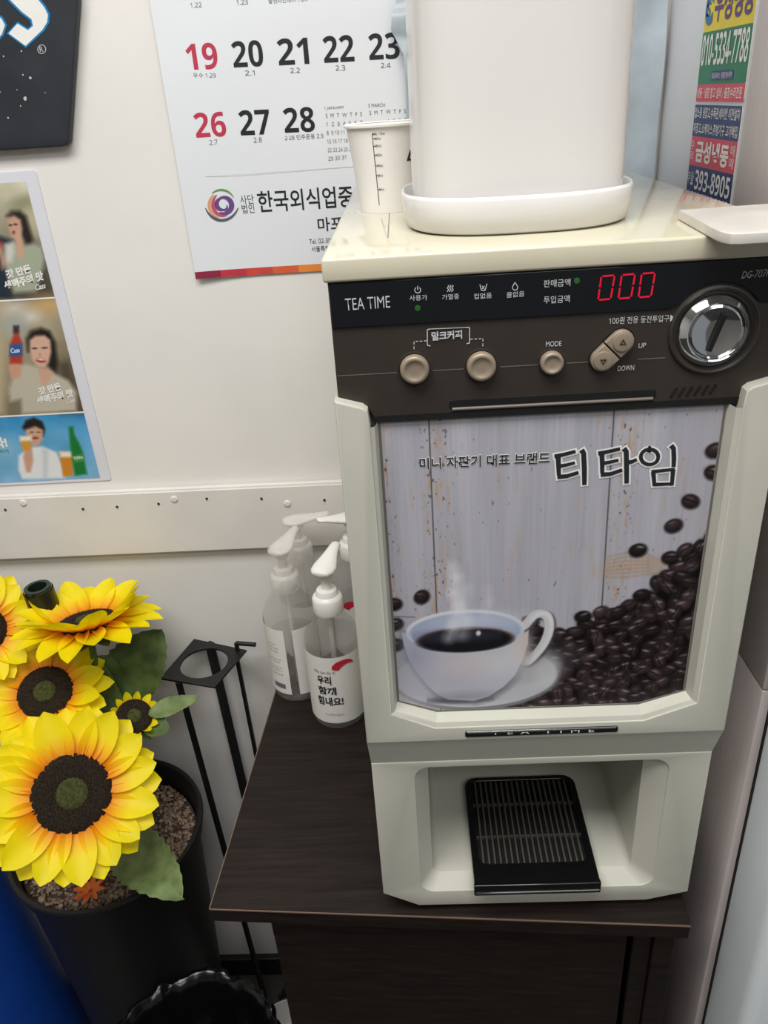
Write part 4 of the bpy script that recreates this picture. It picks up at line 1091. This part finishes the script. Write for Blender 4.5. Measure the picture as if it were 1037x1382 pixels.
# red comma swoosh
def swoosh(t, cx, cy, R, a):
    sp = [(-.0085, .0865), (-.0075, .0895), (-.0045, .0925), (0, .0945), (.005, .0950), (.010, .0935), (.0135, .0900)]
    ws = [.0070, .0095, .0092, .0078, .0062, .0040, .0010]; bm = NB(); rows_ = []
    for i, p in enumerate(sp):
        d = np.array(sp[min(i+1, 6)])-np.array(sp[max(i-1, 0)]); d /= np.linalg.norm(d); n = np.array([-d[1], d[0]])
        rows_.append([(lambda q_: (cx+(R+.0008)*math.cos(a+q_[0]/R), cy+(R+.0008)*math.sin(a+q_[0]/R), q_[1]))(np.array(p)+n*ws[i]*(k_/4-.5)) for k_ in range(5)])
    loft(bm, rows_, False); return obj('red_swoosh', bm, M_lred, t, True)
swoosh(t1, b1x, b1y, RB, at(292))
b2x, b2y = -.1010, .3085
b2 = on(401, 948, 2, 0); b2x, b2y = b2[0], b2[1]+RB
t2, bd2 = bottle(b2x, b2y, RB, HB, HS, 'clear sanitizer bottle with translucent pump and ingredient label behind the white-pump one', M_frost, 'flat', math.radians(70), .080)
wrap_label(t2, b2x, b2y, RB, at(175), at(262), .012, .106); wrap_label(t2, b2x, b2y, RB, at(280), at(345), .012, .106)
for i, (tx_, z, wd) in enumerate((('손소독제', .083, .012), ('손소독제 500ml', .078, .020), ('사용 용법', .073, .016), ('사용 손소독제 500ml 용법', .062, .022), ('용법 손소독제', .058, .018), ('500ml 손소독제 사용', .050, .022), ('용법 500ml', .046, .02), ('손소독제 용법', .040, .022))):
    text(tx_, cyl(b2x, b2y, RB, at(228), z, z+.002, wd), M_inkg, t2)
obj('barcode', lathe(NB(), [(RB+.0005, .020), (RB+.0005, .027)], (b2x, b2y, 0), 10, None, False, False, at(220), at(250)), M_inkg, t2)
b3x, b3y = -.080, .378
b3x, b3y = -.1005, .380
t3, bd3 = bottle(b3x, b3y, RB, HB, HS, 'clear sanitizer bottle with translucent pump against the wall, spout pointing to the machine', M_frost, 'flat', math.radians(5), .060)
wrap_label(t3, b3x, b3y, RB, at(185), at(350), .012, .092)
b4x, b4y = -.0345, .380
t4, bd4 = bottle(b4x, b4y, RB, HB, HS, 'clear sanitizer bottle with white pump half hidden behind the coffee machine', M_pump, 'flat', math.radians(200), .080)
wrap_label(t4, b4x, b4y, RB, at(185), at(350), .012, .090); swoosh(t4, b4x, b4y, RB, at(262))

# ------------------------------------------------------------------ black metal plant stand behind the table
SZ = .0
cn = [on(u, v, 2, SZ) for u, v in ((216, 915), (262, 862), (333, 877), (290, 927))]
cc = sum(cn)/4
sd = thing('metal_stand', 'black metal stand with square ring top on thin legs against the wall behind the table', 'stand', (cc[0], cc[1]-.01, FLOOR))
cpts = [(p[0], p[1]) for p in cn]
Rh = .031
hole = [(cc[0]+Rh*math.cos(2*math.pi*i/40), cc[1]+Rh*math.sin(2*math.pi*i/40)) for i in range(40)]
obj('ring_top', plate(NB(), [cpts, hole], SZ-.003, SZ, .0004, flat), M_iron, sd)
ends = []
for (u0, v0, u1, v1, w_) in ((241, 920, 302, 1143, .006), (283, 868, 328, 1060, .009), (320, 888, 345, 1010, .005)):
    T_ = on(u0, v0, 2, SZ-.002); y2 = min(T_[1]+.01, .405); B_ = on(u1, v1, 1, y2)
    f_ = (FLOOR-T_[2])/(B_[2]-T_[2]); E_ = T_+(B_-T_)*f_; E_[1] = min(E_[1], .405)
    obj('leg', bar(NB(), T_, E_, w_, w_), M_iron, sd); ends.append(E_)
T_ = cn[0]*.12+cn[1]*.12+cn[3]*.1+cc*.66; T_ = (cn[0]+cn[3])/2*.92+cc*.08
ends.append(None)
a, b = on(319, 868, 2, SZ+.012), on(345, 870, 2, SZ+.012)
obj('rod_post', tube(NB(), [a, (a[0], a[1], SZ-.002)], .003, 10), M_iron, sd, True)
obj('top_rod', tube(NB(), [a, b], .003, 10), M_iron, sd, True)
bm = NB()
for i in range(3): bar(bm, ends[i]*.4+np.array([T_[0]+.01, T_[1]+.02, FLOOR])*.6+np.array([0, 0, .006]), ends[i]+np.array([0, 0, .006]), .006, .006)
obj('foot_brace', bm, M_iron, sd)

# ------------------------------------------------------------------ tall black pot with sunflowers
PC = np.array([-.388, .279]); PZ = -.2; PR = .127
pot = thing('flower_pot', 'tall black round plastic pot filled with brown gravel, holding sunflowers', 'flower pot', (PC[0], PC[1], FLOOR))
hp = PZ-FLOOR
obj('pot_wall', lathe(NB(), [(.080, 0), (.088, .004), (PR-.012, hp-.05), (PR-.004, hp-.022), (PR-.002, hp-.008), (PR, hp-.003), (PR-.001, hp), (PR-.006, hp), (PR-.010, hp-.006), (PR-.012, hp-.05), (PR-.016, hp-.08)], (PC[0], PC[1], FLOOR), 64, None, True), M_pot, pot, True)
obj('soil_bed', lathe(NB(), [(PR-.0135, hp-.036), (PR*.5, hp-.028), (.0001, hp-.027)], (PC[0], PC[1], FLOOR), 40), mat('soil_brown', '4A3B30', .95, bump=.8, bscale=300), pot, True)
# gravel: uncountable small grains, one object
rg = random.Random(3); bm = NB(); SOIL = PZ-.030
vsv = []
for i in range(2600):
    r = math.sqrt(rg.random())*(PR-.017); a = rg.random()*2*math.pi; s = rg.uniform(.0018, .0042)
    c = Vector((PC[0]+r*math.cos(a), PC[1]+r*math.sin(a), SOIL-.004+.004*(1-r/PR)+rg.random()*.005))
    q_ = Matrix.Rotation(rg.random()*6, 3, Vector((rg.random()-.5, rg.random()-.5, rg.random()-.5)).normalized())
    vs = [bm.verts.new(c+q_ @ Vector(v)*s) for v in ((1.2, 0, 0), (-1.1, .1, 0), (0, .9, .1), (.1, -1, 0), (0, 0, .8), (.1, 0, -.8))]
    for f_ in ((0, 2, 4), (2, 1, 4), (1, 3, 4), (3, 0, 4), (2, 0, 5), (1, 2, 5), (3, 1, 5), (0, 3, 5)): bm.faces.new([vs[k_] for k_ in f_])
gv = obj('gravel', bm, mat('gravel_brown', '5F4E42', .85, scale=160, col2='B9A08A'), None, origin=(PC[0], PC[1], SOIL))
tag(gv, 'loose brown gravel covering the top of the black flower pot', 'gravel', kind='stuff')

def petal_mesh(L, Wd, cup, curl, seed):
    r_ = random.Random(seed); bm = NB(); nu, nvv = 9, 5; rows = []
    for i in range(nu+1):
        f_ = i/nu; w_ = Wd*(math.sin(math.pi*min(1, .14+f_*.86))**.55)*(1-.10*f_) if f_ < 1 else Wd*.03
        row = []
        for j in range(nvv):
            g_ = (j/(nvv-1)-.5)*2
            row.append((f_*L, g_*w_/2, cup*(g_*g_)*w_*.8+curl*L*f_*f_+.0012*math.sin(g_*7+f_*3+seed)))
        rows.append(row)
    loft(bm, rows, False)
    me = bpy.data.meshes.new('petal'); bm.to_mesh(me); bm.free()
    for p in me.polygons: p.use_smooth = True
    me.materials.append(M_petal); return me
def petal_mat():
    m = bpy.data.materials.new('sunflower_petal'); m.use_nodes = True
    nt = m.node_tree; b = nt.nodes['Principled BSDF']; N = nt.nodes.new; L = nt.links.new
    tc = N('ShaderNodeTexCoord'); sx = N('ShaderNodeSeparateXYZ'); L(tc.outputs['Generated'], sx.inputs[0])
    nz = N('ShaderNodeTexNoise'); nz.inputs['Scale'].default_value = 40
    mp = N('ShaderNodeMapping'); mp.inputs['Scale'].default_value = (1, 14, 1); L(tc.outputs['Object'], mp.inputs[0]); L(mp.outputs[0], nz.inputs['Vector'])
    ad = N('ShaderNodeMath'); ad.operation = 'MULTIPLY_ADD'; ad.inputs[1].default_value = .25
    L(nz.outputs['Fac'], ad.inputs[0]); L(sx.outputs[0], ad.inputs[2])
    cr = N('ShaderNodeValToRGB')
    cr.color_ramp.elements[0].position = .18; cr.color_ramp.elements[0].color = (*lin('F48A08'), 1)
    cr.color_ramp.elements[1].position = .62; cr.color_ramp.elements[1].color = (*lin('FFEC00'), 1)
    e = cr.color_ramp.elements.new(.42); e.color = (*lin('FFCE00'), 1)
    L(ad.outputs[0], cr.inputs[0]); L(cr.outputs[0], b.inputs['Base Color']); b.inputs['Roughness'].default_value = .55
    tr = N('ShaderNodeBsdfTranslucent'); L(cr.outputs[0], tr.inputs[0]); mx = N('ShaderNodeMixShader'); mx.inputs[0].default_value = .3
    L(b.outputs[0], mx.inputs[1]); L(tr.outputs[0], mx.inputs[2]); L(mx.outputs[0], nt.nodes['Material Output'].inputs[0])
    return m
M_petal = petal_mat()
M_disc = mat('sunflower_disc', '0D0805', .95, scale=420, col2='2C1F0C')
M_core = mat('sunflower_core', '2A2E10', .9, scale=300, col2='454A1C')
M_leaf = mat('leaf_green', '36481E', .6, scale=50, col2='566A34')
M_leaf2 = mat('leaf_light', '55683A', .6, scale=50, col2='7A8A56')
M_stem = mat('stem_green', '4E6B2E', .6)
M_orange = mat('orange_petal', 'E2562A', .6, scale=60, col2='F08A3C')
PET = [petal_mesh(1, .54, .25, c, i) for i, c in enumerate((.02, .10, .16, -.06))]
def leaf(bm, base, tip, width, nrm, fold=.25, droop=0, serr=0):
    base, tip = Vector(base), Vector(tip); d = tip-base; L_ = d.length; n = Vector(nrm).normalized(); s = d.cross(n).normalized(); n = s.cross(d).normalized()
    rows = []
    nu = 24
    for i in range(nu+1):
        f_ = i/nu; w_ = width*(f_**.55)*((1-f_)**.75)*1.9
        if serr: w_ *= 1+serr*(1 if i % 2 else -1)
        row = []
        for j in range(7):
            g_ = (j-3)/3; row.append(base+d*f_+s*w_/2*g_+n*(fold*w_/2*abs(g_)-droop*L_*f_*f_+.02*L_*math.sin(f_*9+g_*2)*abs(g_)))
        rows.append(row)
    loft(bm, rows, False); return bm
def sunflower(label, c, nrm, R, rd, npet, root, seed, spin=0, layers=2, lift=(0.02, .2), leaves=(), arch=None):
    r_ = random.Random(seed); c = Vector(c); n = Vector(nrm).normalized()
    t = thing('sunflower', label, 'sunflower', root, 'artificial sunflowers in the black pot')
    off = Vector(root)
    q_ = n.to_track_quat('Z', 'Y')
    for ly in range(layers):
        for k_ in range(npet):
            a = spin+2*math.pi*(k_+.5*ly)/npet+r_.uniform(-.06, .06)
            o = link_mesh('petal', PET[r_.randrange(4)], None, t)
            ln = (R-rd*.85)*r_.uniform(.9, 1.04)*(1 if ly == 0 else .93); wd = ln*r_.uniform(.95, 1.12)*min(1.25, 1.0*(2*math.pi*R*.72/npet)/(ln*.42))
            tilt = (lift[0] if ly == 0 else lift[1])+r_.uniform(-.07, .07)
            m_ = q_.to_matrix().to_4x4() @ Matrix.Rotation(a, 4, 'Z') @ Matrix.Translation((rd*.85, 0, .001*ly)) @ Matrix.Rotation(-tilt, 4, 'Y') @ Matrix.Rotation(r_.uniform(-.15, .15), 4, 'X') @ Matrix.Diagonal((ln, wd, ln, 1))
            o.matrix_local = Matrix.Translation(c-off) @ m_
    # seed disc with small florets
    bm = NB(); lathe(bm, [(rd, -.004), (rd*1.02, .002), (rd*.96, .006), (rd*.75, .0075), (rd*.45, .0065), (.0001, .005)], c, 48, n)
    disc = obj('disc', bm, M_disc, t, 'all')
    bm = NB()
    for i in range(420):
        rr_ = rd*math.sqrt((i+.5)/420)*1.0; a = i*2.39996; h = .0062 if rr_ < rd*.9 else .004
        p = c+q_ @ Vector((rr_*math.cos(a), rr_*math.sin(a), h)); s = rd*.03
        tp = bm.verts.new(p+n*s*2.0); rg_ = [bm.verts.new(p+q_ @ Vector((s*math.cos(b_), s*math.sin(b_), 0))) for b_ in (0, 2.1, 4.2)]
        for j in range(3): bm.faces.new((rg_[j], rg_[(j+1) % 3], tp))
    fl = obj('florets', bm, M_disc, disc); fl['kind'] = 'stuff'
    obj('core', lathe(NB(), [(rd*.40, .0065), (rd*.34, .0085), (rd*.2, .0088), (.0001, .0078)], c, 28, n), M_core, disc, 'all')
    # stem and sepals
    back = c-n*.006; mid_ = (back-n*.06)*.6+Vector(root)*.4 if arch is None else Vector(arch)
    pts = []
    for i in range(11):
        f_ = i/10; p0, p1, p2, p3 = back, back-n*.05, mid_, Vector(root)
        pts.append(p0*(1-f_)**3+p1*3*f_*(1-f_)**2+p2*3*f_*f_*(1-f_)+p3*f_**3)
    obj('stem', tube(NB(), pts, .004, 8), M_stem, t, True)
    bm = NB()
    for k_ in range(9):
        a = 2*math.pi*k_/9; d = q_ @ Vector((math.cos(a), math.sin(a), -.05)); leaf(bm, back+d*.004, back+d*(rd*1.55)-n*.006, rd*.7, -n)
    obj('sepals', bm, M_leaf, t, True)
    for base, tip, wd, nr, m_, se in leaves:
        obj('leaf', leaf(NB(), base, tip, wd, nr, .18, .08, se), m_, t, True)
    return t
def Y(u, v, y): return on(u, v, 1, y)
def N3(c, up=0, side=0):      # facing the camera, tilted up / sideways
    d = Vector(CAM)-Vector(c); d.normalize(); return d+Vector((0, 0, up))+Vector((side, 0, 0))
rt = lambda dx, dy: (PC[0]+dx, PC[1]+dy, SOIL)
c1 = Y(97, 1071, .175)
sunflower('largest sunflower, facing out over the front rim of the black pot', c1, N3(c1, .0, .0), .100, .0425, 15, rt(.0, -.03), 1, .1, 2, (-.05, .10),
          leaves=[(on(150, 1120, 2, -.17), on(240, 1206, 2, -.155), .085, (0, -.5, 1), M_leaf2, .05)])
c2 = Y(62, 935, .27)
sunflower('middle sized sunflower tilted upward just behind the largest one', c2, N3(c2, .55, -.25), .079, .032, 16, rt(-.05, .0), 2, .3, 2, (.05, .25))
c3 = Y(118, 842, .31)
sunflower('top sunflower facing the ceiling, in front of the dark bottle neck', c3, (-.06, .22, 1), .088, .034, 16, rt(-.01, .04), 3, .2, 2, (-.05, .55),
          leaves=[(Y(130, 885, .31), Y(150, 948, .30), .06, (.5, -1, .5), M_leaf, .04), (Y(148, 950, .30), Y(216, 852, .335), .095, (.15, -1, .35), M_leaf, .04), (Y(140, 930, .32), Y(205, 870, .33), .055, (.2, -1, .3), M_leaf, .04)])
c4 = Y(-28, 850, .30)
sunflower('sunflower cut off beside the top one, petals reaching past the dark bottle neck', c4, N3(c4, .6, .5), .075, .030, 15, rt(-.08, .03), 4, .1, 2, (.0, .25))
c5 = Y(181, 968, .27)
sunflower('small half-open sunflower bud above the gravel, with short petals', c5, N3(c5, .8, .35), .034, .0215, 13, rt(.03, .01), 5, 0, 1, (.7, .7),
          leaves=[(Y(200, 965, .27), Y(268, 938, .30), .03, (0, -.6, 1), M_leaf2, .04), (Y(195, 975, .27), Y(228, 985, .26), .035, (0, -.6, 1), M_leaf, .04), (Y(165, 985, .28), Y(135, 900, .30), .04, (0, -1, .2), M_leaf, .04)])
# small orange flower lying on the gravel
c6 = Vector(on(122, 1203, 2, SOIL+.012)); t6 = thing('orange_flower', 'small orange artificial flower lying on gravel under the largest sunflower', 'flower', (c6[0], c6[1], SOIL))
for i in range(8):
    a = 2*math.pi*i/8; d = Vector((math.cos(a), math.sin(a), .25)); obj('petal', leaf(NB(), c6+d*.002, c6+d*.021, .010, (0, 0, 1), .3), M_orange, t6, True)
obj('stem', tube(NB(), [c6, c6+Vector((.0, .005, -.012))], .002, 6), M_stem, t6)
# dark wine bottle standing in the pot
bt = Y(50, 792, .335); bb = Vector((PC[0]-.012, PC[1]+.062, SOIL-.002))
ax = Vector(bt)-bb; LB = ax.length
wb = thing('wine_bottle', 'dark green glass bottle standing in the pot behind the sunflowers', 'bottle', bb)
obj('glass', lathe(NB(), [(.030, 0), (.0345, .004), (.036, .02), (.036, LB*.5), (.033, LB*.58), (.022, LB*.68), (.0165, LB*.75), (.0155, LB-.03), (.0165, LB-.028), (.0165, LB-.003), (.0155, LB), (.011, LB), (.010, LB-.006), (.010, LB-.05)], bb, 36, ax, True), mat('dark_green_glass', '16241C', .15, coat=.3), wb, True)
obj('neck_foil', lathe(NB(), [(.0168, LB-.06), (.0166, LB-.032), (.0175, LB-.029), (.0175, LB-.004)], bb, 32, ax), mat('bottle_foil', '1D2220', .4), wb, True)

# ------------------------------------------------------------------ waste bin with black bag, blue tub, bowl under the table
bc = np.array([-.262, .088]); bz = -.385; br = .106; bh = bz-FLOOR
bn = thing('waste_bin', 'round waste bin lined with a crinkled black plastic bag beside the table', 'waste bin', (bc[0], bc[1], FLOOR))
obj('bin_wall', lathe(NB(), [(.075, 0), (.08, .003), (br-.003, bh-.006), (br-.006, bh-.006), (.078, .006), (.0001, .006)], (bc[0], bc[1], FLOOR), 40, None, True), M_dark, bn, True)
bm = NB(); loops = []; rs = random.Random(9); ph = [rs.random()*6 for _ in range(8)]
for f_, (r, z) in enumerate(((br+.003, bz-.10), (br+.004, bz-.05), (br+.005, bz-.012), (br+.003, bz+.003), (br-.003, bz+.004), (br-.010, bz-.015), (br-.016, bz-.08), (br-.03, bz-.16), (.03, bz-.20))):
    lp = []
    for i in range(120):
        a = 2*math.pi*i/120; w_ = sum(math.sin(a*k_+ph[j]+f_*.25*j) for j, k_ in enumerate((7, 11, 17, 23, 31)))*.0013
        lp.append((bc[0]+(r+w_)*math.cos(a), bc[1]+(r+w_)*math.sin(a), z+w_*.9))
    loops.append(lp)
loft(bm, loops, True, False, True); obj('bag', bm, M_bag, bn, 'all')
tc_ = np.array([-.63, .235]); tr0 = .10
bt_ = thing('blue_tub', 'blue plastic tub standing on the floor beside the black pot', 'tub', (tc_[0], tc_[1], FLOOR))
obj('tub_wall', lathe(NB(), [(.118, 0), (.123, .004), (tr0-.008, .53), (tr0-.003, .535), (tr0-.003, .55), (tr0-.010, .55), (tr0-.012, .53), (.115, .006), (.0001, .006)], (tc_[0], tc_[1], FLOOR), 48, None, True), M_blue, bt_, True)
wp = on(378, 1330, 2, FLOOR+.03)
wbw = thing('white_bowl', 'white round bowl on the floor under the table edge', 'bowl', (-.195, .27, FLOOR))
obj('bowl_wall', lathe(NB(), [(.035, 0), (.05, .003), (.068, .02), (.075, .045), (.073, .045), (.065, .021), (.045, .006), (.0001, .005)], (-.195, .27, FLOOR), 40, None, True), M_ceramic, wbw, True)

flush_texts()
bpy.data.scenes.remove(TMP)
